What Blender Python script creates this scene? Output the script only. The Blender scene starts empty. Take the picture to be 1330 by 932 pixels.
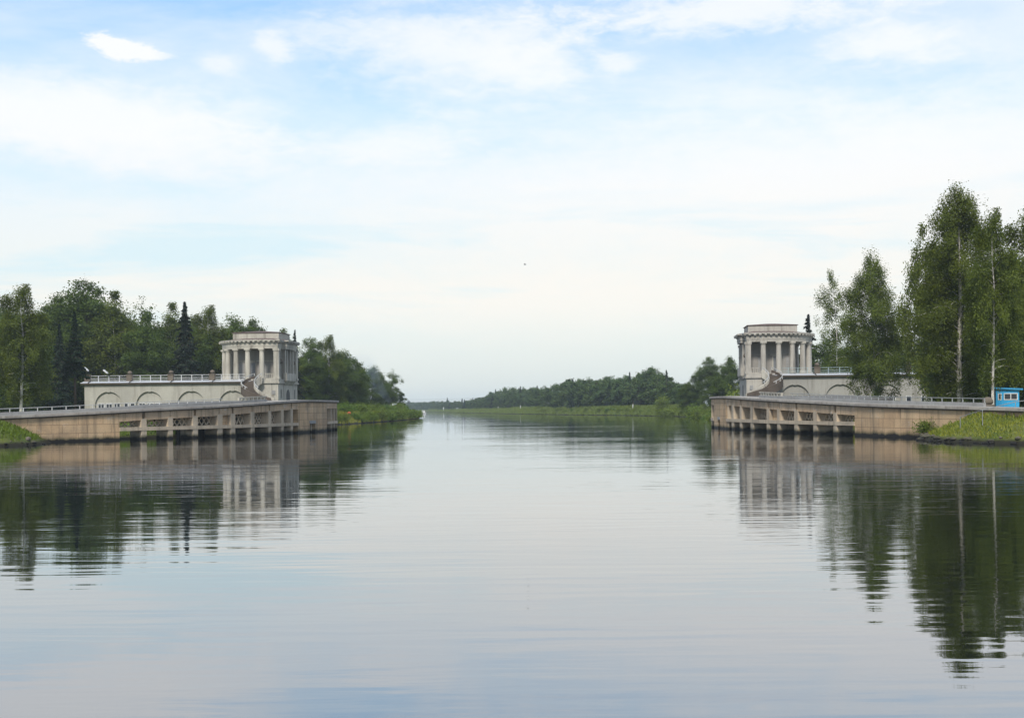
import bpy, bmesh, math, random
import numpy as np
from mathutils import Vector, Matrix

random.seed(7)
rng = np.random.default_rng(11)
sc = bpy.context.scene
COL = sc.collection
F = 1700.0      # focal length in photo pixels (1330 wide)
CH = 2.5        # eye height above the water
ROLL = 0.009
R = math.radians

def hor(px):
    return 530.0 - ROLL * (px - 665.0)

def zof(px, y, D):
    return CH + (hor(px) - y) * D / F

def xof(px, D):
    return (px - 665.0) * D / F

# ------------------------------------------------------------------ materials
def nt(m):
    m.use_nodes = True
    t = m.node_tree
    t.nodes.clear()
    return t

class G:
    """tiny node graph helper"""
    def __init__(s, tree):
        s.t = tree
    def n(s, kind, **kw):
        nd = s.t.nodes.new(kind)
        for k, v in kw.items():
            setattr(nd, k, v)
        return nd
    def put(s, sock, v):
        if isinstance(v, bpy.types.NodeSocket):
            s.t.links.new(v, sock)
        else:
            if sock.type == 'RGBA' and len(v) == 3:
                v = (*v, 1.0)
            sock.default_value = v
    def math(s, op, a, b=0.0, c=None, clamp=False):
        nd = s.n('ShaderNodeMath', operation=op)
        nd.use_clamp = clamp
        s.put(nd.inputs[0], a); s.put(nd.inputs[1], b)
        if c is not None:
            s.put(nd.inputs[2], c)
        return nd.outputs[0]
    def vmul(s, v, k):
        nd = s.n('ShaderNodeVectorMath', operation='MULTIPLY')
        s.put(nd.inputs[0], v); s.put(nd.inputs[1], k)
        return nd.outputs[0]
    def vadd(s, v, k):
        nd = s.n('ShaderNodeVectorMath', operation='ADD')
        s.put(nd.inputs[0], v); s.put(nd.inputs[1], k)
        return nd.outputs[0]
    def noise(s, vec, scale=1.0, detail=4.0, rough=0.55, dist=0.0):
        nd = s.n('ShaderNodeTexNoise')
        s.put(nd.inputs['Vector'], vec)
        nd.inputs['Scale'].default_value = scale
        nd.inputs['Detail'].default_value = detail
        nd.inputs['Roughness'].default_value = rough
        nd.inputs['Distortion'].default_value = dist
        return nd.outputs['Fac']
    def ramp(s, fac, stops, interp='LINEAR'):
        nd = s.n('ShaderNodeValToRGB')
        cr = nd.color_ramp
        cr.interpolation = interp
        while len(cr.elements) < len(stops):
            cr.elements.new(0.5)
        for e, (p, c) in zip(cr.elements, stops):
            e.position = p
            e.color = (c, c, c, 1) if isinstance(c, (int, float)) else (*c, 1)
        s.put(nd.inputs[0], fac)
        return nd.outputs[0]
    def mix(s, fac, a, b, blend='MIX'):
        nd = s.n('ShaderNodeMix', data_type='RGBA', blend_type=blend)
        s.put(nd.inputs[0], fac); s.put(nd.inputs[6], a); s.put(nd.inputs[7], b)
        return nd.outputs[2]
    def smooth(s, v, a, b, lo=0.0, hi=1.0):
        nd = s.n('ShaderNodeMapRange', interpolation_type='SMOOTHSTEP')
        s.put(nd.inputs[0], v)
        nd.inputs[1].default_value = a; nd.inputs[2].default_value = b
        nd.inputs[3].default_value = lo; nd.inputs[4].default_value = hi
        return nd.outputs[0]

def finish(g, color, rough=0.8, bump=None, bstr=0.3, bdist=0.02, spec=0.3, metal=0.0):
    p = g.n('ShaderNodeBsdfPrincipled')
    g.put(p.inputs['Base Color'], color)
    g.put(p.inputs['Roughness'], rough)
    p.inputs['Specular IOR Level'].default_value = spec
    p.inputs['Metallic'].default_value = metal
    if bump is not None:
        b = g.n('ShaderNodeBump')
        b.inputs['Strength'].default_value = bstr
        b.inputs['Distance'].default_value = bdist
        g.put(b.inputs['Height'], bump)
        g.t.links.new(b.outputs[0], p.inputs['Normal'])
    o = g.n('ShaderNodeOutputMaterial')
    g.t.links.new(p.outputs[0], o.inputs[0])

def concrete(name, c1, c2, scale=0.8, streak=0.5, joints=None, algae=False, dirt=(0.10, 0.085, 0.065), patch=None, rough=0.85):
    m = bpy.data.materials.new(name); g = G(nt(m))
    pos = g.n('ShaderNodeNewGeometry').outputs['Position']
    big = g.noise(pos, scale, 5, 0.6)
    col = g.mix(g.ramp(big, [(0.32, 0.0), (0.68, 1.0)]), c1, c2)
    fine = g.noise(pos, 9.0, 4, 0.7)
    col = g.mix(g.ramp(fine, [(0.3, 0.25), (0.7, 0.0)]), col, dirt)
    st = g.noise(g.vmul(pos, (1.3, 1.3, 0.10)), 1.4, 5, 0.65)
    col = g.mix(g.math('MULTIPLY', g.ramp(st, [(0.50, 0.0), (0.72, 1.0)]), streak), col, dirt)
    if algae:
        bl = g.noise(g.vmul(pos, (1, 1, 1.6)), 0.22, 6, 0.68)
        col = g.mix(g.math('MULTIPLY', g.ramp(bl, [(0.50, 0.0), (0.64, 1.0)]), 0.42), col, (0.17, 0.135, 0.10))
        b2_ = g.noise(g.vadd(g.vmul(pos, (1, 1, 2.5)), (7, 1, 3)), 0.8, 6, 0.7)
        col = g.mix(g.math('MULTIPLY', g.ramp(b2_, [(0.60, 0.0), (0.68, 1.0)]), 0.35), col, (0.58, 0.53, 0.46))
    if patch:
        pn = g.noise(g.vmul(pos, (1, 1, 2.2)), 0.55, 5, 0.7)
        col = g.mix(g.math('MULTIPLY', g.ramp(pn, [(0.60, 0.0), (0.66, 1.0)]), 0.75), col, patch)
    bumpv = fine
    if joints:
        uv = g.n('ShaderNodeUVMap').outputs[0]
        bk = g.n('ShaderNodeTexBrick')
        g.put(bk.inputs['Vector'], uv)
        bk.inputs['Color1'].default_value = (1, 1, 1, 1)
        bk.inputs['Color2'].default_value = (0.86, 0.80, 0.76, 1)
        bk.inputs['Mortar'].default_value = (0.42, 0.38, 0.34, 1)
        bk.inputs['Scale'].default_value = 1.0
        bk.inputs['Mortar Size'].default_value = 0.025
        bk.inputs['Mortar Smooth'].default_value = 0.3
        bk.inputs['Brick Width'].default_value = joints[0]
        bk.inputs['Row Height'].default_value = joints[1]
        bk.offset = 0.37
        col = g.mix(0.85, col, bk.outputs[0], 'MULTIPLY')
    if algae:
        sep = g.n('ShaderNodeSeparateXYZ'); g.put(sep.inputs[0], pos)
        w = g.noise(g.vmul(pos, (1, 1, 0.4)), 1.1, 4, 0.6)
        zz = g.math('ADD', sep.outputs[2], g.math('MULTIPLY_ADD', w, -0.5, 0.25))
        col = g.mix(g.smooth(zz, 0.22, 0.55, 0.75, 0.0), col, (0.055, 0.055, 0.022))
        col = g.mix(g.smooth(zz, 0.14, 0.30, 1.0, 0.0), col, (0.010, 0.009, 0.008))
    finish(g, col, rough, bumpv, 0.35, 0.03)
    return m

def plain(name, c, rough=0.5, var=0.15, spec=0.4, metal=0.0, scale=6.0):
    m = bpy.data.materials.new(name); g = G(nt(m))
    pos = g.n('ShaderNodeNewGeometry').outputs['Position']
    nz = g.noise(pos, scale, 4, 0.6)
    d = tuple(x * (1 - 2.5 * var) for x in c)
    col = g.mix(g.ramp(nz, [(0.3, 0.0), (0.7, 1.0)]), d, c)
    finish(g, col, rough, nz, 0.1, 0.01, spec, metal)
    return m

def foliage(name, dark, light, tint, trans=0.35):
    m = bpy.data.materials.new(name); g = G(nt(m))
    geo = g.n('ShaderNodeNewGeometry')
    oi = g.n('ShaderNodeObjectInfo')
    ri = geo.outputs['Random Per Island']
    clump = g.noise(geo.outputs['Position'], 0.45, 3, 0.6)
    f = g.math('ADD', g.math('MULTIPLY', ri, 0.55), g.math('MULTIPLY_ADD', clump, 1.3, -0.42), clamp=True)
    col = g.mix(f, dark, light)
    col = g.mix(g.math('MULTIPLY', oi.outputs['Random'], 0.6), col, tint)
    d = g.n('ShaderNodeBsdfDiffuse'); g.put(d.inputs[0], col)
    t = g.n('ShaderNodeBsdfTranslucent'); g.put(t.inputs[0], g.mix(1.0, col, (1.25, 1.15, 0.55), 'MULTIPLY'))
    gl = g.n('ShaderNodeBsdfGlossy'); gl.inputs['Roughness'].default_value = 0.5
    gl.inputs[0].default_value = (0.5, 0.55, 0.5, 1)
    mx = g.n('ShaderNodeMixShader'); mx.inputs[0].default_value = trans
    g.t.links.new(d.outputs[0], mx.inputs[1]); g.t.links.new(t.outputs[0], mx.inputs[2])
    m2 = g.n('ShaderNodeMixShader'); m2.inputs[0].default_value = 0.03
    g.t.links.new(mx.outputs[0], m2.inputs[1]); g.t.links.new(gl.outputs[0], m2.inputs[2])
    o = g.n('ShaderNodeOutputMaterial'); g.t.links.new(m2.outputs[0], o.inputs[0])
    return m

def bark(name, white=True):
    m = bpy.data.materials.new(name); g = G(nt(m))
    tc = g.n('ShaderNodeTexCoord').outputs['Object']
    if white:
        nz = g.noise(g.vmul(tc, (1.2, 1.2, 1.1)), 1.6, 6, 0.7)
        lines = g.noise(g.vmul(tc, (1.0, 1.0, 7.0)), 1.5, 3, 0.6)
        col = g.mix(g.ramp(nz, [(0.53, 0.0), (0.66, 1.0)]), (0.66, 0.62, 0.55), (0.06, 0.05, 0.045))
        col = g.mix(g.ramp(lines, [(0.60, 0.0), (0.70, 0.8)]), col, (0.05, 0.045, 0.04))
    else:
        nz = g.noise(g.vmul(tc, (4, 4, 0.8)), 2.0, 5, 0.7)
        col = g.mix(nz, (0.06, 0.045, 0.035), (0.16, 0.12, 0.095))
    finish(g, col, 0.9, nz, 0.4, 0.03, 0.1)
    return m

M = {}
M['quay'] = concrete('quay_concrete', (0.70, 0.49, 0.285), (0.54, 0.39, 0.235), 0.45, 0.72, (2.3, 0.72), True)
M['fascia'] = concrete('fascia_concrete', (0.68, 0.49, 0.31), (0.54, 0.41, 0.27), 0.6, 0.7, (2.0, 3.0), True, patch=(0.58, 0.54, 0.50))
M['pier'] = concrete('pier_concrete', (0.62, 0.50, 0.36), (0.49, 0.405, 0.295), 0.7, 0.5, None, True)
M['coping'] = concrete('coping_concrete', (0.47, 0.43, 0.37), (0.34, 0.30, 0.26), 0.6, 0.6)
M['bay_shade'] = concrete('bay_shade_concrete', (0.030, 0.026, 0.022), (0.05, 0.044, 0.036), 0.9, 0.3)  # near-black tone, puts the shade of the bay interiors into the colour
M['undershadow'] = concrete('weathered_undershadow_concrete', (0.10, 0.08, 0.065), (0.17, 0.14, 0.11), 0.9, 0.4)  # weathered concrete, darkened to carry the shade line below the coping
M['parapet'] = concrete('parapet_concrete', (0.36, 0.36, 0.35), (0.28, 0.275, 0.265), 0.8, 0.25)
M['deck'] = concrete('deck_asphalt', (0.17, 0.165, 0.155), (0.12, 0.118, 0.11), 0.4, 0.1)
M['stucco'] = concrete('gallery_stucco', (0.47, 0.45, 0.385), (0.38, 0.365, 0.315), 0.25, 0.4)
M['stone'] = concrete('rotunda_plaster', (0.56, 0.525, 0.44), (0.40, 0.375, 0.315), 0.35, 0.8)
M['stucco_right'] = concrete('gallery_stucco_grey', (0.40, 0.385, 0.345), (0.31, 0.30, 0.27), 0.25, 0.6)
M['stone_right'] = concrete('rotunda_plaster_grey', (0.51, 0.475, 0.41), (0.37, 0.345, 0.30), 0.35, 0.75)
M['cella'] = concrete('inner_wall_plaster', (0.36, 0.34, 0.31), (0.29, 0.275, 0.25), 0.5, 0.3)
M['stairwall'] = concrete('weathered_stair_concrete', (0.12, 0.094, 0.07), (0.18, 0.15, 0.115), 0.9, 0.5)
M['stairs'] = concrete('dark_worn_stair', (0.070, 0.052, 0.040), (0.115, 0.09, 0.07), 0.9, 0.5)
M['rust'] = plain('rusty_roof_sheet', (0.16, 0.10, 0.08), 0.7, 0.22)
M['sheet'] = plain('zinc_sheet', (0.52, 0.53, 0.55), 0.45, 0.12)
M['white'] = plain('white_paint', (0.70, 0.70, 0.68), 0.5, 0.12)
M['railwhite'] = plain('worn_white_rail', (0.52, 0.52, 0.50), 0.5, 0.16)
M['greypipe'] = plain('grey_pipe_paint', (0.30, 0.31, 0.30), 0.5, 0.14)
M['teal'] = plain('pale_teal_paint', (0.36, 0.45, 0.45), 0.5, 0.14)
M['dark'] = plain('dark_opening', (0.02, 0.02, 0.022), 0.6, 0.1)
M['door'] = plain('grey_door_paint', (0.20, 0.21, 0.22), 0.5, 0.12)
M['glass'] = plain('window_glass', (0.03, 0.035, 0.045), 0.12, 0.1, 0.6)
M['blue'] = plain('sky_blue_paint', (0.030, 0.40, 0.74), 0.5, 0.10)
M['bluedark'] = plain('blue_roof_paint', (0.045, 0.33, 0.60), 0.5, 0.12)
M['black'] = plain('black_metal', (0.03, 0.03, 0.03), 0.5, 0.1)
M['rock'] = concrete('shore_rock', (0.09, 0.075, 0.06), (0.19, 0.16, 0.14), 1.5, 0.2, None, True)
M['orange'] = plain('orange_cloth', (0.62, 0.09, 0.03), 0.7, 0.1)
M['skin'] = plain('skin', (0.50, 0.28, 0.20), 0.6, 0.05)
M['swimwear'] = plain('dark_swimwear', (0.05, 0.05, 0.12), 0.7, 0.1)
M['hair'] = plain('dark_hair', (0.04, 0.03, 0.02), 0.7, 0.1)
M['bird'] = plain('dark_feathers', (0.05, 0.05, 0.05), 0.8, 0.1)
M['birchbark'] = bark('birch_bark', True)
M['bark'] = bark('grey_bark', False)
M['birch'] = foliage('birch_leaves', (0.026, 0.050, 0.006), (0.162, 0.205, 0.018), (0.100, 0.115, 0.010))
M['leaf'] = foliage('broad_leaves', (0.020, 0.046, 0.008), (0.122, 0.175, 0.018), (0.066, 0.102, 0.012))
M['spruce'] = foliage('spruce_needles', (0.010, 0.022, 0.011), (0.022, 0.042, 0.018), (0.024, 0.022, 0.016), 0.1)
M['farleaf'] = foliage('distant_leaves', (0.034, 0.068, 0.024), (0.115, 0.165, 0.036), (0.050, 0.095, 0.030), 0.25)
M['bush'] = foliage('bush_leaves', (0.045, 0.095, 0.010), (0.135, 0.225, 0.026), (0.17, 0.19, 0.022))
M['grass'] = foliage('grass_blades', (0.10, 0.15, 0.014), (0.31, 0.33, 0.040), (0.26, 0.235, 0.045))
M['grassfar'] = foliage('bank_herbs', (0.075, 0.135, 0.020), (0.19, 0.25, 0.045), (0.17, 0.19, 0.045))

def ground_mat():
    m = bpy.data.materials.new('ground_turf'); g = G(nt(m))
    pos = g.n('ShaderNodeNewGeometry').outputs['Position']
    a = g.noise(pos, 0.35, 5, 0.6); b = g.noise(pos, 3.0, 4, 0.7)
    col = g.mix(g.ramp(a, [(0.35, 0.0), (0.65, 1.0)]), (0.055, 0.085, 0.018), (0.12, 0.135, 0.032))
    col = g.mix(g.ramp(b, [(0.5, 0.0), (0.75, 0.7)]), col, (0.10, 0.085, 0.05))
    sep = g.n('ShaderNodeSeparateXYZ'); g.put(sep.inputs[0], pos)
    zz = g.math('ADD', sep.outputs[2], g.math('MULTIPLY_ADD', b, 0.4, -0.2))
    col = g.mix(g.smooth(zz, 0.1, 0.40, 1.0, 0.0), col, (0.022, 0.020, 0.013))
    finish(g, col, 0.95, b, 0.6, 0.08, 0.1)
    return m
M['ground'] = ground_mat()

def water_mat():
    m = bpy.data.materials.new('calm_water'); g = G(nt(m))
    pos = g.n('ShaderNodeNewGeometry').outputs['Position']
    p1 = g.vmul(pos, (0.22, 0.80, 0.0))
    w1 = g.noise(p1, 1.0, 2.0, 0.45, 0.25)
    mp = g.n('ShaderNodeMapping'); g.put(mp.inputs[0], pos)
    mp.inputs['Rotation'].default_value = (0, 0, R(7)); mp.inputs['Scale'].default_value = (0.5, 2.3, 0)
    w2 = g.noise(mp.outputs[0], 1.0, 1.5, 0.4, 0.2)
    swell = g.noise(g.vmul(pos, (0.035, 0.10, 0.0)), 1.0, 2.0, 0.5)
    zone = g.noise(g.vmul(pos, (0.02, 0.045, 0.0)), 1.0, 2.0, 0.5)
    amp = g.ramp(zone, [(0.38, 0.40), (0.62, 1.15)])
    h = g.math('ADD', g.math('MULTIPLY', w1, 0.011), g.math('MULTIPLY', w2, 0.0052))
    mp3 = g.n('ShaderNodeMapping'); g.put(mp3.inputs[0], pos)
    mp3.inputs['Rotation'].default_value = (0, 0, R(-9)); mp3.inputs['Scale'].default_value = (1.1, 5.2, 0)
    w3 = g.noise(mp3.outputs[0], 1.0, 2.0, 0.5, 0.3)
    zone3 = g.noise(g.vadd(g.vmul(pos, (0.05, 0.09, 0.0)), (5, 3, 0)), 1.0, 2.0, 0.5)
    h = g.math('ADD', h, g.math('MULTIPLY', g.math('MULTIPLY', w3, 0.0034), g.ramp(zone3, [(0.40, 0.1), (0.60, 1.0)])))
    h = g.math('MULTIPLY', h, amp)
    h = g.math('ADD', h, g.math('MULTIPLY', swell, 0.028))
    b = g.n('ShaderNodeBump'); b.inputs['Strength'].default_value = 1.0; b.inputs['Distance'].default_value = 1.0
    g.put(b.inputs['Height'], h)
    fr = g.n('ShaderNodeFresnel'); fr.inputs['IOR'].default_value = 1.33
    g.t.links.new(b.outputs[0], fr.inputs['Normal'])
    d = g.n('ShaderNodeBsdfDiffuse'); d.inputs[0].default_value = (0.006, 0.008, 0.007, 1)
    gl = g.n('ShaderNodeBsdfGlossy'); gl.inputs['Roughness'].default_value = 0.02
    gl.inputs[0].default_value = (0.97, 0.98, 1.0, 1)
    g.t.links.new(b.outputs[0], gl.inputs['Normal'])
    mx = g.n('ShaderNodeMixShader')
    g.put(mx.inputs[0], g.math('MULTIPLY_ADD', fr.outputs[0], 0.70, 0.30, clamp=True)); g.t.links.new(d.outputs[0], mx.inputs[1]); g.t.links.new(gl.outputs[0], mx.inputs[2])
    o = g.n('ShaderNodeOutputMaterial'); g.t.links.new(mx.outputs[0], o.inputs[0])
    return m
M['water'] = water_mat()

# ------------------------------------------------------------------ mesh helpers
class MB:
    def __init__(s):
        s.v = []; s.f = []; s.uv = []
    def add(s, pts):
        i = len(s.v); s.v.extend([tuple(p) for p in pts]); return i
    def face(s, idx, uv=None):
        s.f.append(tuple(idx)); s.uv.append(uv)
    def hexa(s, p):
        """8 points: bottom 0-3, top 4-7"""
        i = s.add(p)
        for q in ((0, 3, 2, 1), (4, 5, 6, 7), (0, 1, 5, 4), (1, 2, 6, 5), (2, 3, 7, 6), (3, 0, 4, 7)):
            s.face([i + k for k in q])
    def box(s, x0, x1, y0, y1, z0, z1, T=None):
        T = T or (lambda a, b, c: (a, b, c))
        s.hexa([T(x0, y0, z0), T(x1, y0, z0), T(x1, y1, z0), T(x0, y1, z0),
                T(x0, y0, z1), T(x1, y0, z1), T(x1, y1, z1), T(x0, y1, z1)])
    def prism(s, poly, z0, z1, T=None):
        T = T or (lambda a, b, c: (a, b, c))
        n = len(poly)
        i = s.add([T(p[0], p[1], z0) for p in poly]); j = s.add([T(p[0], p[1], z1) for p in poly])
        s.face([i + k for k in reversed(range(n))]); s.face([j + k for k in range(n)])
        for k in range(n):
            l = (k + 1) % n
            s.face((i + k, i + l, j + l, j + k))
    def loft(s, polyA, zA, polyB, zB, T=None, cap=True):
        T = T or (lambda a, b, c: (a, b, c))
        n = len(polyA)
        i = s.add([T(p[0], p[1], zA) for p in polyA]); j = s.add([T(p[0], p[1], zB) for p in polyB])
        for k in range(n):
            l = (k + 1) % n
            s.face((i + k, i + l, j + l, j + k))
        if cap:
            s.face([j + k for k in range(n)]); s.face([i + k for k in reversed(range(n))])
    def lathe(s, prof, c, seg=16, T=None, flute=0.0):
        T = T or (lambda a, b, c_: (a, b, c_))
        rings = []
        for r, z in prof:
            rings.append(s.add([T(c[0] + r * math.cos(2 * math.pi * k / seg), c[1] + r * math.sin(2 * math.pi * k / seg), z) for k in range(seg)]))
        for a, b in zip(rings, rings[1:]):
            for k in range(seg):
                l = (k + 1) % seg
                s.face((a + k, a + l, b + l, b + k))
        s.face([rings[0] + k for k in reversed(range(seg))]); s.face([rings[-1] + k for k in range(seg)])
    def tube(s, pts, rad, seg=6):
        pts = [Vector(p) for p in pts]
        if not hasattr(rad, '__len__'):
            rad = [rad] * len(pts)
        prev = None
        for k, p in enumerate(pts):
            d = (pts[min(k + 1, len(pts) - 1)] - pts[max(k - 1, 0)]).normalized()
            a = d.cross(Vector((0, 0, 1)))
            if a.length < 1e-3:
                a = Vector((1, 0, 0))
            a.normalize(); b = d.cross(a)
            ring = s.add([p + (a * math.cos(2 * math.pi * j / seg) + b * math.sin(2 * math.pi * j / seg)) * rad[k] for j in range(seg)])
            if prev is not None:
                for j in range(seg):
                    l = (j + 1) % seg
                    s.face((prev + j, prev + l, ring + l, ring + j))
            else:
                s.face([ring + j for j in reversed(range(seg))])
            prev = ring
        s.face([prev + j for j in range(seg)])
    def build(s, name, mat, parent=None, origin=(0, 0, 0), smooth=False):
        me = bpy.data.meshes.new(name)
        o0 = Vector(origin)
        me.from_pydata([Vector(v) - o0 for v in s.v], [], s.f)
        if any(u is not None for u in s.uv):
            ul = me.uv_layers.new(name='UVMap')
            k = 0
            for f, u in zip(s.f, s.uv):
                for q in range(len(f)):
                    ul.data[k].uv = u[q] if u is not None else (0, 0)
                    k += 1
        me.materials.append(mat)
        bm = bmesh.new(); bm.from_mesh(me)
        bmesh.ops.recalc_face_normals(bm, faces=bm.faces)
        bm.to_mesh(me); bm.free()
        if smooth:
            me.polygons.foreach_set('use_smooth', [True] * len(me.polygons))
        o = bpy.data.objects.new(name, me); COL.objects.link(o)
        if parent is not None:
            o.parent = parent
        else:
            o.location = o0
        return o

def tag(o, label=None, cat=None, group=None, kind=None):
    if label: o['label'] = label
    if cat: o['category'] = cat
    if group: o['group'] = group
    if kind: o['kind'] = kind
    return o

def thing(name, loc, label, cat, group=None):
    o = bpy.data.objects.new(name, None); COL.objects.link(o)
    o.location = loc
    o.empty_display_size = 0.5
    return tag(o, label, cat, group)

def copy_tree(o, parent=None):
    c = o.copy(); COL.objects.link(c)
    c.parent = parent
    for ch in list(KIDS.get(o.name, [])) or list(o.children):
        copy_tree(ch, c)
    return c
KIDS = {}

# ------------------------------------------------------------------ shoreline / terrain
def smoothpath(px_d):
    px = np.array([p for p, d in px_d], float); d = np.array([q for p, q in px_d], float)
    def f(x):
        dd = np.interp(x, px, d)
        D = CH * F / dd
        return (x - 665.0) * D / F, D
    return f

def catmull(pts, n=12):
    P = [np.array(p, float) for p in pts]
    P = [2 * P[0] - P[1]] + P + [2 * P[-1] - P[-2]]
    out = []
    for i in range(1, len(P) - 2):
        for k in range(n):
            t = k / n
            out.append(0.5 * ((2 * P[i]) + (-P[i - 1] + P[i + 1]) * t + (2 * P[i - 1] - 5 * P[i] + 4 * P[i + 1] - P[i + 2]) * t * t
                              + (-P[i - 1] + 3 * P[i] - 3 * P[i + 1] + P[i + 2]) * t ** 3))
    out.append(P[-2])
    return out

LEFT_PX = [(-60, 41.0), (0, 40.1), (60, 38.9), (147, 37.35), (221, 35.65), (284, 33.9), (340, 31.95), (387, 29.65), (410, 28.4), (424, 27.4), (433, 26.5), (437.5, 25.6)]
RIGHT_PX = [(1345, 49.5), (1310, 48.0), (1260, 46.0), (1200, 43.5), (1150, 41.5), (1110, 39.5), (1057, 36.8), (998, 33.6), (963, 31.0), (944, 29.5), (930, 28.1), (924, 26.9)]
def w_of(px, d):
    return ((px - 665.0) * CH / d, CH * F / d)

class Path:
    """quay face: a curve in plan, parameter s = metres along it, n = metres out over the water"""
    def __init__(s, pts, side):
        s.side = side
        P = np.array(catmull(pts, 10))
        seg = np.linalg.norm(np.diff(P, axis=0), axis=1)
        s.S = np.concatenate([[0], np.cumsum(seg)]); s.P = P
        s.len = s.S[-1]
        s.px = 665 + P[:, 0] * F / P[:, 1]
    def at(s, q):
        return np.array([np.interp(q, s.S, s.P[:, 0]), np.interp(q, s.S, s.P[:, 1])])
    def nrm(s, q):
        a = s.at(max(q - 0.4, 0)); b = s.at(min(q + 0.4, s.len))
        d = (b - a) / np.linalg.norm(b - a)
        return np.array([d[1], -d[0]]) if s.side < 0 else np.array([-d[1], d[0]])
    def pt(s, q, n, z):
        p = s.at(q) + s.nrm(q) * n
        return (p[0], p[1], z)
    def s_of_px(s, px):
        # first crossing of that photo column, from the outer end
        k = s.px
        for i in range(len(k) - 1):
            if (k[i] - px) * (k[i + 1] - px) <= 0 and k[i] != k[i + 1]:
                return s.S[i] + (s.S[i + 1] - s.S[i]) * (px - k[i]) / (k[i + 1] - k[i])
        return s.len

QL = Path([w_of(p, d) for p, d in LEFT_PX] + [(-23.9, 170.5), (-27.0, 179.0), (-31.5, 187.0), (-37, 193)], -1)
QR = Path([w_of(p, d) for p, d in RIGHT_PX] + [(26.0, 163.5), (29.2, 172.0), (33.5, 180.0), (39, 185)], +1)

def offset_pts(path, s0, s1, off, n=14):
    out = []
    for k in range(n + 1):
        q = s0 + (s1 - s0) * k / n
        o = off(q) if callable(off) else off
        p = path.pt(q, -o, 0); out.append((p[0], p[1]))
    return out

sL1 = QL.s_of_px(150); sL2 = QL.s_of_px(285); sLe = QL.s_of_px(432)
sR1 = QR.s_of_px(1112); sR2 = QR.s_of_px(1012); sRe = QR.s_of_px(927)
left_shore = [(-400, -250), (-300, 20), (-160, 62), (-75, 80), (-47, 90), (-39.5, 95.5), (-37.4, 99.5), (-37.3, 103.5), (-38.6, 108.3)]
left_shore += offset_pts(QL, QL.s_of_px(75), sL1, 0.9, 5)
left_shore += offset_pts(QL, sL1 + 0.3, sL2, lambda q: 3.2 + 1.5 * (q - sL1) / (sL2 - sL1), 8)
left_shore += offset_pts(QL, sL2 + 1.0, sLe, 5.5, 10)
left_shore += [(-27.5, 172), (-30.5, 184), (-32, 194), (-30.2, 206), (-28.8, 218), (-27.4, 240), (-26.0, 266), (-25.2, 290), (-24.8, 312), (-24.9, 345), (-25.8, 366), (-31, 378), (-50, 405), (-100, 600), (-150, 900), (-260, 1300), (-480, 1800)]
right_shore = [(400, -250), (300, 0), (160, 44), (70, 64), (42, 73.5), (32.8, 79.0), (29.8, 83.0), (28.9, 87.5), (29.2, 92.5), (30.3, 97.0)]
right_shore += offset_pts(QR, QR.s_of_px(1190), sR1, 0.9, 5)
right_shore += offset_pts(QR, sR1 + 0.3, sR2, lambda q: 3.2 + 1.5 * (q - sR1) / (sR2 - sR1), 8)
right_shore += offset_pts(QR, sR2 + 1.0, sRe, 5.5, 10)
right_shore += [(31, 168), (34.5, 180), (35.5, 196), (38.5, 225), (42.2, 262), (44.4, 297), (42, 345), (33.5, 405), (17, 480), (4, 560), (-9, 645), (-31, 800), (-71, 1150), (-150, 1500), (-300, 1800)]
WPOLY = np.array(left_shore + right_shore[::-1])

def shore_dist(x, y):
    """signed distance to the waterline: > 0 on land, < 0 on the water"""
    x = np.asarray(x, float); y = np.asarray(y, float)
    best = np.full(x.shape, 1e9); inside = np.zeros(x.shape, bool)
    n = len(WPOLY)
    for i in range(n):
        ax, ay = WPOLY[i]; bx, by = WPOLY[(i + 1) % n]
        dx, dy = bx - ax, by - ay
        L2 = dx * dx + dy * dy
        if L2 < 1e-9: continue
        t = np.clip(((x - ax) * dx + (y - ay) * dy) / L2, 0, 1)
        best = np.minimum(best, (x - ax - t * dx) ** 2 + (y - ay - t * dy) ** 2)
        c = ((ay > y) != (by > y))
        with np.errstate(divide='ignore', invalid='ignore'):
            xi = ax + (y - ay) / (by - ay if by != ay else 1e-9) * dx
        inside ^= c & (x < xi)
    d = np.sqrt(best)
    return np.where(inside, -d, d)

def sstep(v, a, b):
    t = np.clip((v - a) / (b - a), 0, 1); return t * t * (3 - 2 * t)

def bumpiness(x, y):
    return 0.16 * np.sin(x * 0.41 + 1.3 * np.sin(y * 0.17)) * np.sin(y * 0.33 + 0.7 * np.sin(x * 0.23)) + 0.06 * np.sin(x * 1.3 + y * 0.7) * np.sin(y * 1.1 - x * 0.4)

def ground_z(x, y):
    x = np.asarray(x, float); y = np.asarray(y, float)
    d = shore_dist(x, y)
    land = 1.85 + 1.45 * sstep(y, 116, 150) * (1 - sstep(y, 205, 225)) * (1 - sstep(np.abs(x), 40, 50)) + 0.45 * sstep(y, 235, 300) * (x > 0) + 0.3 * sstep(np.abs(d), 60, 200)
    slope = 0.50 + 0.12 * np.sin(x * 0.9) * np.sin(y * 0.6)
    z = np.where(d > 0, np.minimum(land, 0.12 + d * slope - 0.012 * np.minimum(d, 8) ** 2), np.maximum(-2.0, d * 0.5))
    soft = np.clip(d / 3.0, 0, 1)
    return z + bumpiness(x, y) * soft * np.where((y > 100) & (y < 215) & (np.abs(x) < 75) & (d > 6), 0.15, 1.0)

def gz(x, y):
    return float(ground_z(np.array([x]), np.array([y]))[0])

def axis(breaks):
    out = [breaks[0][0]]
    for (a, b, st) in breaks:
        n = max(1, int(round((b - a) / st)))
        out += list(np.linspace(a, b, n + 1)[1:])
    return np.array(out)

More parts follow.
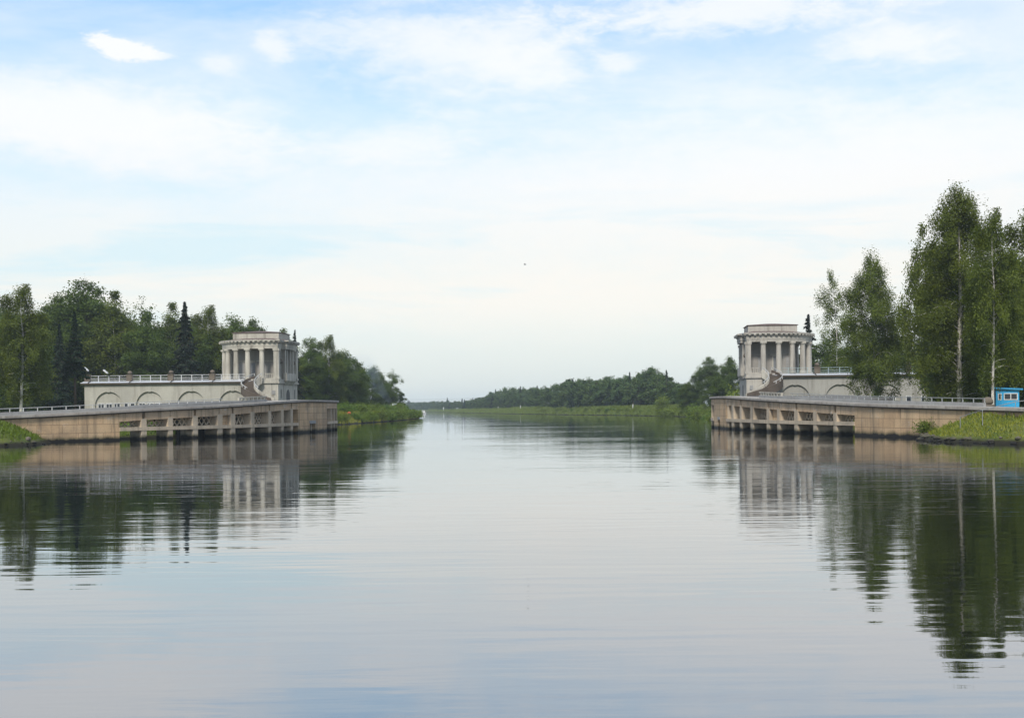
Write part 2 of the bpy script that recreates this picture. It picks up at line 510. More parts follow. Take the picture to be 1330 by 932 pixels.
def build_ground():
    xs = axis([(-3000, -400, 200), (-400, -120, 20), (-120, -66, 3), (-66, -18, 0.8), (-18, 20, 4), (20, 66, 0.8), (66, 120, 3), (120, 400, 20), (400, 3000, 200)])
    ys = axis([(-400, 60, 20), (60, 78, 1.5), (78, 135, 0.8), (135, 240, 1.5), (240, 420, 4), (420, 900, 12), (900, 1500, 40), (1500, 3400, 200)])
    X, Y = np.meshgrid(xs, ys)
    Z = ground_z(X.ravel(), Y.ravel())
    nx, ny = len(xs), len(ys)
    me = bpy.data.meshes.new('ground')
    v = np.column_stack([X.ravel(), Y.ravel(), Z])
    idx = np.arange(nx * ny).reshape(ny, nx)
    q = np.stack([idx[:-1, :-1], idx[:-1, 1:], idx[1:, 1:], idx[1:, :-1]], -1).reshape(-1, 4)
    fill_mesh(me, v, q)
    me.materials.append(M['ground'])
    me.polygons.foreach_set('use_smooth', np.ones(len(q), bool))
    o = bpy.data.objects.new('ground', me); COL.objects.link(o)
    tag(o, kind='structure')

def fill_mesh(me, v, q):
    me.vertices.add(len(v)); me.vertices.foreach_set('co', np.asarray(v, np.float32).ravel())
    k = q.shape[1]
    me.loops.add(len(q) * k); me.loops.foreach_set('vertex_index', np.asarray(q, np.int32).ravel())
    me.polygons.add(len(q))
    me.polygons.foreach_set('loop_start', np.arange(0, len(q) * k, k, dtype=np.int32))
    me.update(calc_edges=True)

build_ground()
wb = MB(); i = wb.add([(-3000, -400, 0), (3000, -400, 0), (3000, 3400, 0), (-3000, 3400, 0)]); wb.face((i, i + 1, i + 2, i + 3))
tag(wb.build('water', M['water']), kind='structure')

# ------------------------------------------------------------------ quays
def sweep(mb, path, s0, s1, n0, n1, zb, zt, step=1.0):
    zb_ = zb if callable(zb) else (lambda q: zb)
    zt_ = zt if callable(zt) else (lambda q: zt)
    k = max(1, int(math.ceil((s1 - s0) / step)))
    qs = [s0 + (s1 - s0) * j / k for j in range(k + 1)]
    prev = None
    for q in qs:
        i = mb.add([path.pt(q, n0, zb_(q)), path.pt(q, n1, zb_(q)), path.pt(q, n1, zt_(q)), path.pt(q, n0, zt_(q))])
        if prev is not None:
            p, pq = prev
            for a, b in ((0, 1), (1, 2), (2, 3), (3, 0)):
                if (a, b) == (1, 2) or (a, b) == (3, 0):
                    za0, zb0 = (zb_(pq), zt_(pq)) if a == 1 else (zt_(pq), zb_(pq))
                    za1, zb1 = (zb_(q), zt_(q)) if a == 1 else (zt_(q), zb_(q))
                    uv = ((pq, za0), (pq, zb0), (q, zb1), (q, za1))
                else:
                    uv = ((pq, 0), (pq, n1 - n0), (q, n1 - n0), (q, 0))
                mb.face((p + a, p + b, i + b, i + a), uv)
        else:
            mb.face((i + 3, i + 2, i + 1, i), ((n0, zt_(q)), (n1, zt_(q)), (n1, zb_(q)), (n0, zb_(q))))
        prev = (i, q)
    mb.face((prev[0], prev[0] + 1, prev[0] + 2, prev[0] + 3), ((n0, zb_(q)), (n1, zb_(q)), (n1, zt_(q)), (n0, zt_(q))))

def build_quay(path, side):
    L = side < 0
    word = 'left' if L else 'right'
    S = path.s_of_px
    if L:
        zpx = [(-60, 1.98), (0, 2.04), (60, 2.16), (139, 2.38), (186, 2.54), (230, 2.67), (270, 2.78), (300, 2.91), (340, 3.12), (378, 3.36), (400, 3.46)]
        bays = [(155, 183), (190, 218), (224, 250), (256.5, 282), (288.5, 299), (305, 325), (330, 348), (352, 365), (368, 377), (380, 387)]
        solid = (387, 424.5); door = (402, 409.5); par_end = 356
        endbays = [(424.5, 430), (431.5, 436)]
    else:
        zpx = [(1345, 1.98), (1302, 2.05), (1200, 2.24), (1110, 2.46), (1057, 2.69), (998, 2.99), (963, 3.25), (944, 3.42), (936, 3.46)]
        bays = [(1110, 1087), (1082.5, 1061), (1056.5, 1036.5), (1032, 1013), (1009.5, 999.5), (996, 978.5), (975, 963.5), (961, 953), (950.5, 946), (945.2, 943.6)]
        solid = (943.6, 927.2); door = (935, 932.3); par_end = 976
        endbays = [(927.2, 924.9)]
    zs = sorted((S(p), z) for p, z in zpx)
    zS = [a for a, b in zs]; zZ = [b for a, b in zs]
    zc = lambda q: float(np.interp(q, zS, zZ))
    p0 = path.pt(S(250 if L else 1040), 0, 0)
    root = thing('quay_wall', (p0[0], p0[1], 0), 'long curved pink-beige concrete quay wall with grilles on the %s bank' % word + (', plain wall at its left end' if L else ', half hidden by the grass bank at its right end'), 'quay')
    O = (p0[0], p0[1], 0)
    FD = 0.8
    # plain outer wall
    s_a = S(bays[0][0])
    mb = MB(); sweep(mb, path, 0, s_a, -1.2, 0, -1.2, lambda q: zc(q) - 0.10); mb.build('plain_wall', M['quay'], root, O)
    s_b = S(bays[-1][1])
    jn = [s_a] + [(S(bays[k][1]) + S(bays[k + 1][0])) / 2 for k in range(len(bays) - 1)] + [s_b]
    for k in range(len(jn) - 1):
        ga = 0.0 if k == 0 else (0.16 if k % 2 else 0.03); gb = 0.0 if k == len(jn) - 2 else (0.16 if (k + 1) % 2 else 0.03)
        mb = MB(); sweep(mb, path, jn[k] + ga, jn[k + 1] - gb, -0.45, 0, lambda q: zc(q) - FD, lambda q: zc(q) - 0.10); mb.build('fascia', M['fascia'], root, O)
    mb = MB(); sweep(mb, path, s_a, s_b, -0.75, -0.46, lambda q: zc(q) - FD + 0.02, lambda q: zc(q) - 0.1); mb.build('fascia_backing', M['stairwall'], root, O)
    mb = MB(); sweep(mb, path, 0, path.len, -0.8, 0.11, lambda q: zc(q) - 0.10, zc); mb.build('undershadow_band', M['undershadow'], root, O)  # dark band under the coping, its undershadow painted as colour
    mb = MB(); sweep(mb, path, s_a, s_b, -0.95, 0.07, 0.82, 1.14); mb.build('ledge', M['pier'], root, O)
    # piers between the bays
    edges = [S(v) for b in bays for v in b]
    for k in range(1, len(edges) - 1, 2):
        a, b = edges[k], edges[k + 1]
        if b - a < 0.32:
            mdl = (a + b) / 2; a, b = mdl - 0.17, mdl + 0.17
        mb = MB(); sweep(mb, path, a, b, -1.45, 0.035, -1.2, lambda q: zc(q) - FD + 0.12, 0.5)
        mb.build('pier', M['pier'], root, O)
    # grilles
    for k in range(0, len(edges), 2):
        a, b = edges[k], edges[k + 1]
        blank = (k // 2 == 4)
        if blank:
            mb = MB(); sweep(mb, path, a, b, -0.6, -0.32, 1.14, lambda q: zc(q) - FD - 0.01)
            mb.build('blank_panel', M['quay'], root, O)
            continue
        w = b - a
        if w < 0.6:
            continue
        mb = MB()
        za, zt = 1.14, zc((a + b) / 2) - FD
        cell = 0.70
        nx = max(2, int(round(w / cell)))
        nz = max(1, int(round((zt - za) / (cell * 1.1))))
        cw, czh = w / nx, (zt - za) / nz
        hw = 0.08
        for ix in range(nx):
            for iz in range(nz):
                x0, x1 = a + ix * cw, a + (ix + 1) * cw
                z0, z1 = za + iz * czh, za + (iz + 1) * czh
                for (sa, zz0, sb, zz1) in ((x0, z0, x1, z1), (x0, z1, x1, z0)):
                    dn = 0.0 if zz0 < zz1 else 0.012
                    mb.hexa([path.pt(sa - hw, -0.80 + dn, zz0), path.pt(sa + hw, -0.80 + dn, zz0), path.pt(sa + hw, -0.70 + dn, zz0), path.pt(sa - hw, -0.70 + dn, zz0),
                             path.pt(sb - hw, -0.80 + dn, zz1), path.pt(sb + hw, -0.80 + dn, zz1), path.pt(sb + hw, -0.70 + dn, zz1), path.pt(sb - hw, -0.70 + dn, zz1)])
        mb.build('lattice_grille', M['pier'], root, O)
    mb = MB(); sweep(mb, path, S(254 if L else 1062), s_b + 0.5, -2.3, -2.1, -1.2, lambda q: zc(q) - 0.2); mb.build('inner_wall', M['bay_shade'], root, O)  # added partition, its black colour stands in for shade behind the grilles
    # solid end with its doorway
    s0, s1 = S(solid[0]), S(solid[1]); d0, d1 = S(door[0]), S(door[1])
    mb = MB()
    zcl = lambda q: zc(q) - 0.10
    sweep(mb, path, s0, d0, -1.4, 0, -1.2, zcl); sweep(mb, path, d1, s1, -1.4, 0, -1.2, zcl)
    sweep(mb, path, d0, d1, -1.4, 0, 1.32, zcl); sweep(mb, path, d0, d1, -1.4, -1.1, -1.2, 1.32)
    mb.build('end_wall', M['quay'], root, O)
    mb = MB(); sweep(mb, path, d0 - 0.05, d1 + 0.05, -0.15, 0.05, 0.98, 1.315); mb.build('doorway_lintel', M['parapet'], root, O)
    mb = MB(); q = d0 + (d1 - d0) * 0.62; sweep(mb, path, q - 0.1, q + 0.1, -0.5, -0.2, -1.2, 0.98); mb.build('doorway_post', M['pier'], root, O)
    # end bays and the return
    s2 = path.len
    mb = MB(); sweep(mb, path, s1, s2, -0.6, 0, lambda q: zc(q) - FD, zcl); mb.build('fascia', M['fascia'], root, O)
    mb = MB(); sweep(mb, path, s1, s2, -0.95, 0.07, 0.82, 1.14); mb.build('ledge', M['pier'], root, O)
    q = s1 + 2.6
    while q < s2:
        mb = MB(); sweep(mb, path, q, q + 0.45, -1.45, 0.035, -1.2, lambda t: zc(t) - FD + 0.12, 0.5); mb.build('pier', M['pier'], root, O)
        q += 3.0
    mb = MB(); sweep(mb, path, s1, s2, -1.6, -1.45, -1.2, lambda q: zc(q) - FD + 0.1); mb.build('back_wall', M['quay'], root, O)
    # coping
    mb = MB(); sweep(mb, path, 0, s2, -1.5, 0.24, lambda q: zc(q) + 0.002, lambda q: zc(q) + 0.20); mb.build('coping', M['coping'], root, O)
    # lamps-free narrow walkway / wide deck behind the coping
    mb = MB()
    qs = np.linspace(0, s2, 70)
    sw = S(285 if L else 1012)
    wid = lambda q: 2.9 + 9.6 * float(sstep(q, sw - 5.0, sw + 3.0))
    pr = None
    for q in qs:
        z = zc(q) + 0.17
        i = mb.add([path.pt(q, -1.45, z), path.pt(q, -wid(q), z), path.pt(q, -1.45, z - 0.25), path.pt(q, -wid(q), z - 0.25)])
        if pr is not None:
            for a, b in ((0, 1), (1, 3), (3, 2), (2, 0)):
                mb.face((pr + a, pr + b, i + b, i + a))
        pr = i
    tag(mb.build('quay_pavement', M['deck']), kind='structure')
    # parapet and railing
    pe = S(par_end)
    pr0 = path.pt(S(200 if L else 1080), -1.0, 0)
    par = thing('low_parapet', (pr0[0], pr0[1], zc(S(200 if L else 1080)) + 0.2), 'low grey concrete parapet along the top of the %s quay wall' % word, 'parapet')
    OP = (pr0[0], pr0[1], zc(S(200 if L else 1080)) + 0.2)
    ph = lambda q: zc(q) + 0.20 + 0.28
    s_open = S(320 if L else 1004)
    mb = MB(); sweep(mb, path, 0 if L else S(1265), s_open, -1.0, -0.78, lambda q: zc(q) + 0.19, ph)
    sweep(mb, path, s_open, pe, -1.0, -0.78, lambda q: zc(q) + 0.19, lambda q: ph(q) - 0.02)
    mb.build('wall', M['parapet'], par, OP)
    # balustrade stretch beside the stair
    mb = MB(); sweep(mb, path, s_open, pe, -1.0, -0.78, lambda q: ph(q) + 0.22, lambda q: ph(q) + 0.32); mb.build('top_rail', M['stone'], par, OP)
    q = s_open
    while q < pe:
        mb = MB(); sweep(mb, path, q, q + 0.35, -0.98, -0.80, lambda t: ph(t) - 0.03, lambda t: ph(t) + 0.23); mb.build('baluster', M['stone'], par, OP)
        q += 0.95
    rs0 = 0.0 if L else S(1265); rs1 = S(300 if L else 1015)
    rl = thing('pipe_railing', (pr0[0], pr0[1], OP[2] + 0.28), 'thin %s pipe railing standing on the low parapet of the %s quay' % ('white' if L else 'grey', word), 'railing')
    OR = (pr0[0], pr0[1], OP[2] + 0.28)
    mm = M['railwhite'] if L else M['greypipe']
    mb = MB(); mb.tube([path.pt(q, -0.89, ph(q) + 0.29) for q in np.linspace(rs0, rs1, 40)], 0.030, 6); mb.build('handrail', mm, rl, OR, True)
    q = rs0
    while q <= rs1:
        p = path.pt(q, -0.89, ph(q))
        mb = MB(); mb.box(p[0] - 0.032, p[0] + 0.032, p[1] - 0.032, p[1] + 0.032, p[2] - 0.02, p[2] + 0.29); mb.build('post', mm, rl, OR)
        q += 1.25
    return zc

ZCL = build_quay(QL, -1)
ZCR = build_quay(QR, +1)

# ------------------------------------------------------------------ rotunda + gallery
TY = R(5.0)
def frame(side):
    O = (-37.5, 202.0) if side < 0 else (37.5, 195.0)
    a = (math.cos(TY), -math.sin(TY)) if side < 0 else (-math.cos(TY), math.sin(TY))
    b = (-math.sin(TY), -math.cos(TY))
    return O, (lambda p, q, z: (O[0] + a[0] * p + b[0] * q, O[1] + a[1] * p + b[1] * q, z))

RP, RQ = 6.72, 5.80
def outline(o, bay=True, n=40):
    pts = []
    for k in range(n + 1):
        th = R(24 - 228 * k / n)
        pts.append(((RP + o) * math.sin(th), (RQ + o) * math.cos(th)))
    pc, qc, bq, bp = 2.62 + o, 5.32 + o, 2.55 + o, 3.25 + o
    can = [(pc, -qc)]
    if bay:
        can += [(pc, -bq), (bp, -bq), (bp, bq), (pc, bq)]
    can += [(pc, qc)]
    return pts + can

def build_rotunda(side):
    O, T = frame(side)
    L = side < 0
    word = 'left' if L else 'right'
    stone = M['stone'] if L else M['stone_right']
    base = 3.3
    root = thing('rotunda', (O[0], O[1], base), 'pale colonnaded rotunda on the %s bank' % word + (', lighter cream, standing in front of the dark wood' if L else ', greyer, with a small spruce rising behind its roof'), 'rotunda')
    OB = (O[0], O[1], base)
    mb = MB()
    mb.prism(outline(0.40, False), base - 1, 6.55, T)
    mb.build('podium', stone, root, OB)
    mb = MB(); mb.prism(outline(0.62, False), 6.55, 6.80, T); mb.prism(outline(0.48, False), 6.80, 7.22, T); mb.build('podium_cornice', stone, root, OB)
    # columns
    for k in range(13):
        th = R(24 - 19 * k)
        c = (RP * math.sin(th), RQ * math.cos(th))
        mb = MB()
        r = 0.40
        if k in (0, 12):
            mb.box(c[0] - 0.40, c[0] + 0.40, c[1] - 0.42, c[1] + 0.42, 7.20, 11.45, T)
            mb.box(c[0] - 0.50, c[0] + 0.50, c[1] - 0.50, c[1] + 0.50, 11.45, 11.80, T)
            mb.box(c[0] - 0.50, c[0] + 0.50, c[1] - 0.50, c[1] + 0.50, 7.19, 7.50, T)
            mb.build('corner_pier', stone, root, OB)
            continue
        mb.lathe([(r * 1.35, 7.20), (r * 1.35, 7.36), (r * 1.15, 7.44), (r * 1.18, 7.52), (r, 7.60), (r, 9.0), (r * 0.95, 10.2), (r * 0.88, 11.28),
                  (r * 1.0, 11.33), (r * 0.9, 11.38), (r * 1.25, 11.58)], c, 18, T)
        mb.box(c[0] - 0.46, c[0] + 0.46, c[1] - 0.46, c[1] + 0.46, 11.58, 11.81, T)
        mb.build('column', stone, root, OB)
    # entablature
    mb = MB(); mb.prism(outline(0.32), 11.80, 12.12, T); mb.prism(outline(0.37), 12.12, 12.62, T); mb.build('entablature', stone, root, OB)
    mb = MB(); mb.prism(outline(0.46), 12.62, 12.72, T); mb.prism(outline(0.80), 12.92, 13.10, T)
    mb.prism(outline(0.52), 12.72, 12.92, T)
    for k in range(40):
        th = R(26 - 232 * k / 39)
        ce = ((RP + 0.62) * math.sin(th), (RQ + 0.62) * math.cos(th))
        mb.box(ce[0] - 0.17, ce[0] + 0.17, ce[1] - 0.17, ce[1] + 0.17, 12.74, 12.93, T)
    for k in range(13):
        q = -5.6 + 11.2 * k / 12
        pp = (3.87 if abs(q) < 2.9 else 3.24)
        mb.box(pp - 0.17, pp + 0.17, q - 0.17, q + 0.17, 12.74, 12.93, T)
    mb.build('cornice', stone, root, OB)
    rect = lambda p0, p1, q: [(p0, -q), (p1, -q), (p1, q), (p0, q)]
    # low roof skirt (simple loft to a matching ring)
    A = outline(0.76); c0 = (-0.9, 0.0)
    B = [((p - c0[0]) * 0.62 + c0[0], (q - c0[1]) * 0.62 + c0[1]) for p, q in A]
    mb = MB(); mb.loft(A, 13.10, B, 13.42, T); mb.build('roof_skirt', M['rust'], root, OB)
    mb = MB(); mb.prism(rect(-4.6, 2.5, 3.25), 13.15, 14.30, T); mb.build('attic', stone, root, OB)
    mb = MB(); mb.prism(rect(-4.75, 2.65, 3.40), 14.30, 14.38, T); mb.loft(rect(-4.7, 2.6, 3.35), 14.38, rect(-1.6, -0.5, 0.4), 14.72, T); mb.build('attic_roof', M['rust'], root, OB)
    # inner block
    mb = MB(); mb.prism(rect(-4.3, 2.40, 3.3), 7.20, 11.80, T); mb.build('inner_block', M['cella'], root, OB)
    mb = MB(); mb.box(-2.2, -1.1, 3.30, 3.38, 7.22, 9.75, T); d = mb.build('door', M['door'], root, OB)
    mb = MB()
    for a, b in ((-2.35, -2.2), (-1.1, -0.95)):
        mb.box(a, b, 3.30, 3.42, 7.22, 9.90, T)
    mb.box(-2.2, -1.1, 3.30, 3.42, 9.75, 9.90, T)
    mb.build('door_frame', M['stone'], d, OB)
    for a, b in ((-3.9, -2.9), (0.1, 1.1)):
        mb = MB(); mb.box(a, b, 3.30, 3.37, 7.3, 9.6, T); mb.build('wall_panel', M['parapet'], root, OB)
    mb = MB(); mb.box(-4.32, 2.41, 3.30, 3.40, 9.95, 10.10, T); mb.build('string_course', stone, root, OB)
    T2 = lambda p, q, z: T(p - 0.36, q, z)
    # canal front: wall, window strips, projecting loggia
    for qa, qb in ((-5.0, -2.55), (2.55, 5.0)):
        mb = MB(); mb.box(2.70, 3.0, qa, qb, 7.2, 11.8, T2); mb.build('canal_wall', stone, root, OB)
    for q in (3.7, -3.7):
        mb = MB(); mb.box(3.0, 3.05, q - 0.75, q + 0.75, 7.5, 11.5, T2); w = mb.build('window', M['glass'], root, OB)
        mb = MB()
        for t in (-0.75, -0.25, 0.25, 0.75):
            mb.box(3.05, 3.13, q + t - 0.05, q + t + 0.05, 7.5, 11.5, T2)
        mb.box(3.05, 3.12, q - 0.7, q + 0.7, 9.0, 9.12, T2)
        mb.build('mullions', M['stone'], w, OB)
        mb = MB(); mb.lathe([(0.02, 9.55), (0.30, 9.62), (0.42, 9.85), (0.30, 10.1), (0.16, 10.25), (0.02, 10.3)], (3.25, q), 12, T2); mb.build('emblem', M['stairwall'], w, OB)
    mb = MB()
    for q in (-2.3, 2.3):
        mb.box(3.0, 3.65, q - 0.28, q + 0.28, 6.9, 11.8, T2)
    for q in (-0.95, 0.95):
        mb.box(3.2, 3.6, q - 0.2, q + 0.2, 8.15, 11.8, T2)
    mb.build('loggia_pilasters', stone, root, OB)
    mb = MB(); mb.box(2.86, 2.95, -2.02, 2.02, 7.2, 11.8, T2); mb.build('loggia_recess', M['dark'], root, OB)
    mb = MB(); mb.box(2.96, 3.95, -2.75, 2.75, 7.0, 8.15, T2); mb.loft(rect(2.9, 3.3, 2.2), 6.2, rect(2.9, 3.95, 2.75), 7.0, T2); mb.build('balcony', stone, root, OB)
    # podium openings on the canal side
    for q in (4.0, -4.0):
        mb = MB(); mb.box(3.33, 3.38, q - 0.28, q + 0.28, 4.3, 5.7, T2); mb.build('slit_window', M['dark'], root, OB)
    mb = MB()
    ar = [(math.cos(R(t)) * 1.0, 4.7 + math.sin(R(t)) * 1.0) for t in range(0, 181, 15)]
    poly = [(1.0, 3.2)] + ar + [(-1.0, 3.2)]
    n = len(poly)
    i = mb.add([T2(3.35, q, z) for q, z in poly]); j = mb.add([T2(3.41, q, z) for q, z in poly])
    mb.face([j + k for k in range(n)]); mb.face([i + k for k in reversed(range(n))])
    for k in range(n):
        mb.face((i + k, i + (k + 1) % n, j + (k + 1) % n, j + k))
    mb.build('arched_doorway', M['dark'], root, OB)
    th = R(19); c = ((RP + 0.42) * math.sin(th), (RQ + 0.42) * math.cos(th))
    mb = MB(); mb.box(c[0] - 0.25, c[0] + 0.25, c[1] - 0.05, c[1] + 0.06, 4.9, 5.5, T); mb.build('wall_plaque', M['parapet'], root, OB)
    # low balustrades between the front columns
    for k in (0,):
        t0, t1 = R(24 - 19 * k), R(24 - 19 * (k + 1))
        A0 = np.array([RP * math.sin(t0), RQ * math.cos(t0)]); A1 = np.array([RP * math.sin(t1), RQ * math.cos(t1)])
        dv = (A1 - A0) / np.linalg.norm(A1 - A0); ln = np.linalg.norm(A1 - A0)
        nv = np.array([-dv[1], dv[0]])
        U = lambda s_, n_, z_, A0=A0, dv=dv, nv=nv: T(*(A0 + dv * s_ + nv * n_), z_)
        mb = MB()
        hgt = 0.85
        mb.box(0.45, ln - 0.45, -0.06, 0.06, 7.22 + hgt - 0.12, 7.22 + hgt, U)
        if k == 0:
            mb.box(0.45, ln - 0.45, -0.06, 0.06, 7.22, 7.36, U)
        s_ = 0.5
        while s_ < ln - 0.45:
            mb.box(s_ - 0.05, s_ + 0.05, -0.05, 0.05, 7.24, 7.22 + hgt - 0.12, U); s_ += 0.28 if k == 0 else 0.8
        mb.build('balustrade', stone if k == 0 else M['white'], root, OB)
    return root

def build_gallery(side):
    O, T = frame(side)
    L = side < 0
    word = 'left' if L else 'right'
    st = M['stucco'] if L else M['stucco_right']
    base = 2.6
    p0, p1, qf = -26.8, -0.6, 6.1
    c0 = T((p0 + p1) / 2, 0, base)
    root = thing('gallery_building', c0, 'long low %s flat-roofed gallery with blind arches beside the %s rotunda' % ('cream' if L else 'grey', word), 'building')
    mb = MB(); mb.box(p0 + 0.02, p1, -4.2, qf - 0.25, base - 1.2, 6.55, T); mb.build('back_wall', st, root, c0)
    ac = [-3.85 - 6.4 * k for k in range(4)]
    ra, zs = 2.12, 3.44
    mb = MB()
    edges = [p1] + [(ac[k] + ac[k + 1]) / 2 for k in range(3)] + [p0]
    for k in range(4):
        r_, l_ = edges[k], edges[k + 1]
        c = ac[k]
        poly = [(l_, base - 1.2), (c - ra, base - 1.2), (c - ra, zs)]
        poly += [(c - ra * math.cos(R(t)), zs + ra * math.sin(R(t))) for t in range(10, 171, 10)]
        poly += [(c + ra, zs), (c + ra, base - 1.2), (r_, base - 1.2), (r_, 6.55), (l_, 6.55)]
        n = len(poly)
        i = mb.add([T(p, qf - 0.25, z) for p, z in poly]); j = mb.add([T(p, qf, z) for p, z in poly])
        mb.face([j + q for q in range(n)]); mb.face([i + q for q in reversed(range(n))])
        for q in range(n):
            mb.face((i + q, i + (q + 1) % n, j + (q + 1) % n, j + q))
    mb.build('arcade_wall', st, root, c0)
    for c in ac:
        mb = MB()
        i = mb.add([T(c - 0.22, qf - 0.1, 5.47), T(c + 0.22, qf - 0.1, 5.47), T(c + 0.22, qf + 0.07, 5.47), T(c - 0.22, qf + 0.07, 5.47),
                    T(c - 0.32, qf - 0.1, 6.15), T(c + 0.32, qf - 0.1, 6.15), T(c + 0.32, qf + 0.07, 6.15), T(c - 0.32, qf + 0.07, 6.15)])
        for q in ((0, 3, 2, 1), (4, 5, 6, 7), (0, 1, 5, 4), (1, 2, 6, 5), (2, 3, 7, 6), (3, 0, 4, 7)):
            mb.face([i + k for k in q])
        mb.build('keystone', st, root, c0)
        mb = MB()
        for t in range(0, 180, 10):
            a0, a1 = R(t), R(t + 10)
            r0, r1 = ra, ra + 0.14
            mb.hexa([T(c - r0 * math.cos(a0), qf - 0.02, zs + r0 * math.sin(a0)), T(c - r1 * math.cos(a0), qf - 0.02, zs + r1 * math.sin(a0)),
                     T(c - r1 * math.cos(a1), qf - 0.02, zs + r1 * math.sin(a1)), T(c - r0 * math.cos(a1), qf - 0.02, zs + r0 * math.sin(a1)),
                     T(c - r0 * math.cos(a0), qf + 0.05, zs + r0 * math.sin(a0)), T(c - r1 * math.cos(a0), qf + 0.05, zs + r1 * math.sin(a0)),
                     T(c - r1 * math.cos(a1), qf + 0.05, zs + r1 * math.sin(a1)), T(c - r0 * math.cos(a1), qf + 0.05, zs + r0 * math.sin(a1))])
        mb.build('arch_moulding', st, root, c0)
        if L or c > -5:
            wins = [(c - 1.25, 0.42), (c, 0.42), (c + 1.25, 0.42)]
            if not L:
                wins = []
        else:
            wins = [(c - 0.9, 0.42), (c + 0.9, 0.42)]
        for pc, hw in wins:
            q0 = qf - 0.25
            mb = MB()
            for a, b, z0, z1 in ((pc - hw - 0.09, pc - hw, 2.7, 3.82), (pc + hw, pc + hw + 0.09, 2.7, 3.82), (pc - hw, pc + hw, 3.73, 3.82), (pc - 0.04, pc + 0.04, 2.7, 3.73)):
                mb.box(a, b, q0 - 0.02, q0 + 0.07, z0, z1, T)
            w = mb.build('window', M['white'], root, c0)
            mb = MB(); mb.box(pc - hw, pc + hw, q0 - 0.01, q0 + 0.03, 2.65, 3.73, T); mb.build('pane', M['glass'], w, c0)
    for k in range(3):
        pm = edges[k + 1]
        for pc in ((pm - 0.4, pm + 0.55) if L else (pm,)):
            mb = MB()
            for a, b, z0, z1 in ((pc - 0.38, pc - 0.3, 2.7, 3.8), (pc + 0.3, pc + 0.38, 2.7, 3.8), (pc - 0.3, pc + 0.3, 3.72, 3.8)):
                mb.box(a, b, qf - 0.02, qf + 0.05, z0, z1, T)
            w = mb.build('window', M['white'], root, c0)
            mb = MB(); mb.box(pc - 0.3, pc + 0.3, qf - 0.01, qf + 0.02, 2.65, 3.72, T); mb.build('pane', M['glass'], w, c0)
    mb = MB(); mb.box(p0 - 0.12, p1, -4.3, qf + 0.14, 6.55, 6.68, T); mb.box(p0 - 0.42, p1, -4.5, qf + 0.46, 6.68, 6.86, T); mb.build('cornice', M['stairwall'], root, c0)
    mb = MB()
    mb.hexa([T(p0 - 0.5, -4.5, 6.87), T(p1, -4.5, 6.87), T(p1, qf + 0.56, 6.87), T(p0 - 0.5, qf + 0.56, 6.87),
             T(p0 - 0.1, -4.4, 7.12), T(p1, -4.4, 7.12), T(p1, qf - 0.1, 7.12), T(p0 - 0.1, qf - 0.1, 7.12)])
    mb.build('eaves_sheet', M['sheet'], root, c0)
    for k in range(4):
        pp = -26.0 + 6.4 * k
        mb = MB(); mb.tube([T(pp, qf + 0.60, 6.85), T(pp + 0.05, qf + 0.40, 7.02), T(pp + 0.25, qf - 0.12, 7.2)], 0.06, 5); mb.build('gutter_pipe', M['black'], root, c0)
    # terrace railing, with stone posts
    rr = thing('terrace_railing', T((p0 + p1) / 2, qf - 0.3, 7.12), '%s metal railing with round-topped stone posts on the roof of the %s gallery' % ('white' if L else 'pale teal', word), 'railing')
    cr = T((p0 + p1) / 2, qf - 0.3, 7.12)
    mm = M['white'] if L else M['teal']
    pk = [-26.4, -19.85, -13.45, -7.05]
    for k, pp in enumerate(pk):
        mb = MB(); mb.box(pp - 0.42, pp + 0.42, qf - 0.75, qf - 0.05, 7.10, 8.02, T); mb.box(pp - 0.48, pp + 0.48, qf - 0.81, qf + 0.01, 8.02, 8.12, T)
        po = mb.build('stone_post', M['stairwall'], rr, cr)
        if k:
            mb = MB(); mb.lathe([(0.18, 8.11), (0.22, 8.18), (0.34, 8.30), (0.36, 8.42), (0.28, 8.58), (0.05, 8.68)], (pp, qf - 0.4), 14, T); mb.build('finial', M['stairwall'], po, cr, True)
    for a, b in zip(pk, pk[1:] + [-1.6]):
        mb = MB()
        for zz in (7.96, 7.58, 7.30):
            mb.box(a + 0.42, b - 0.42, qf - 0.43, qf - 0.37, zz - 0.03, zz + 0.03, T)
        mb.build('rails', mm, rr, cr)
        n = 4
        for k in range(1, n):
            pp = a + (b - a) * k / n
            mb = MB(); mb.box(pp - 0.04, pp + 0.04, qf - 0.47, qf - 0.33, 7.10, 8.0, T); mb.build('upright', mm, rr, cr)
    # stair
    sp = T(0.2, 8.5, 3.5)
    stt = thing('curved_staircase', sp, 'curved brown concrete stair with white rails sweeping down beside the %s rotunda' % word, 'staircase')
    cx, cy, ra_, rb_ = 3.5, 8.0, 4.4, 2.6
    TA = lambda u: R(-40 + 130 * u)
    hw = 0.95
    def cpt(tau, off):
        x = cx - (ra_ + off) * math.cos(tau); y = cy + (rb_ + off) * math.sin(tau)
        return x, y
    N = 20
    z_at = lambda k: 7.15 - (7.15 - 3.75) * k / N
    mb = MB()
    for k in range(N):
        t0, t1 = TA(k / N), TA((k + 1) / N)
        poly = [cpt(t0, -hw), cpt(t0, hw), cpt(t1, hw), cpt(t1, -hw)]
        mb.prism(poly, z_at(k) - 0.38, z_at(k), T)
    mb.build('steps', M['stairs'], stt, sp)
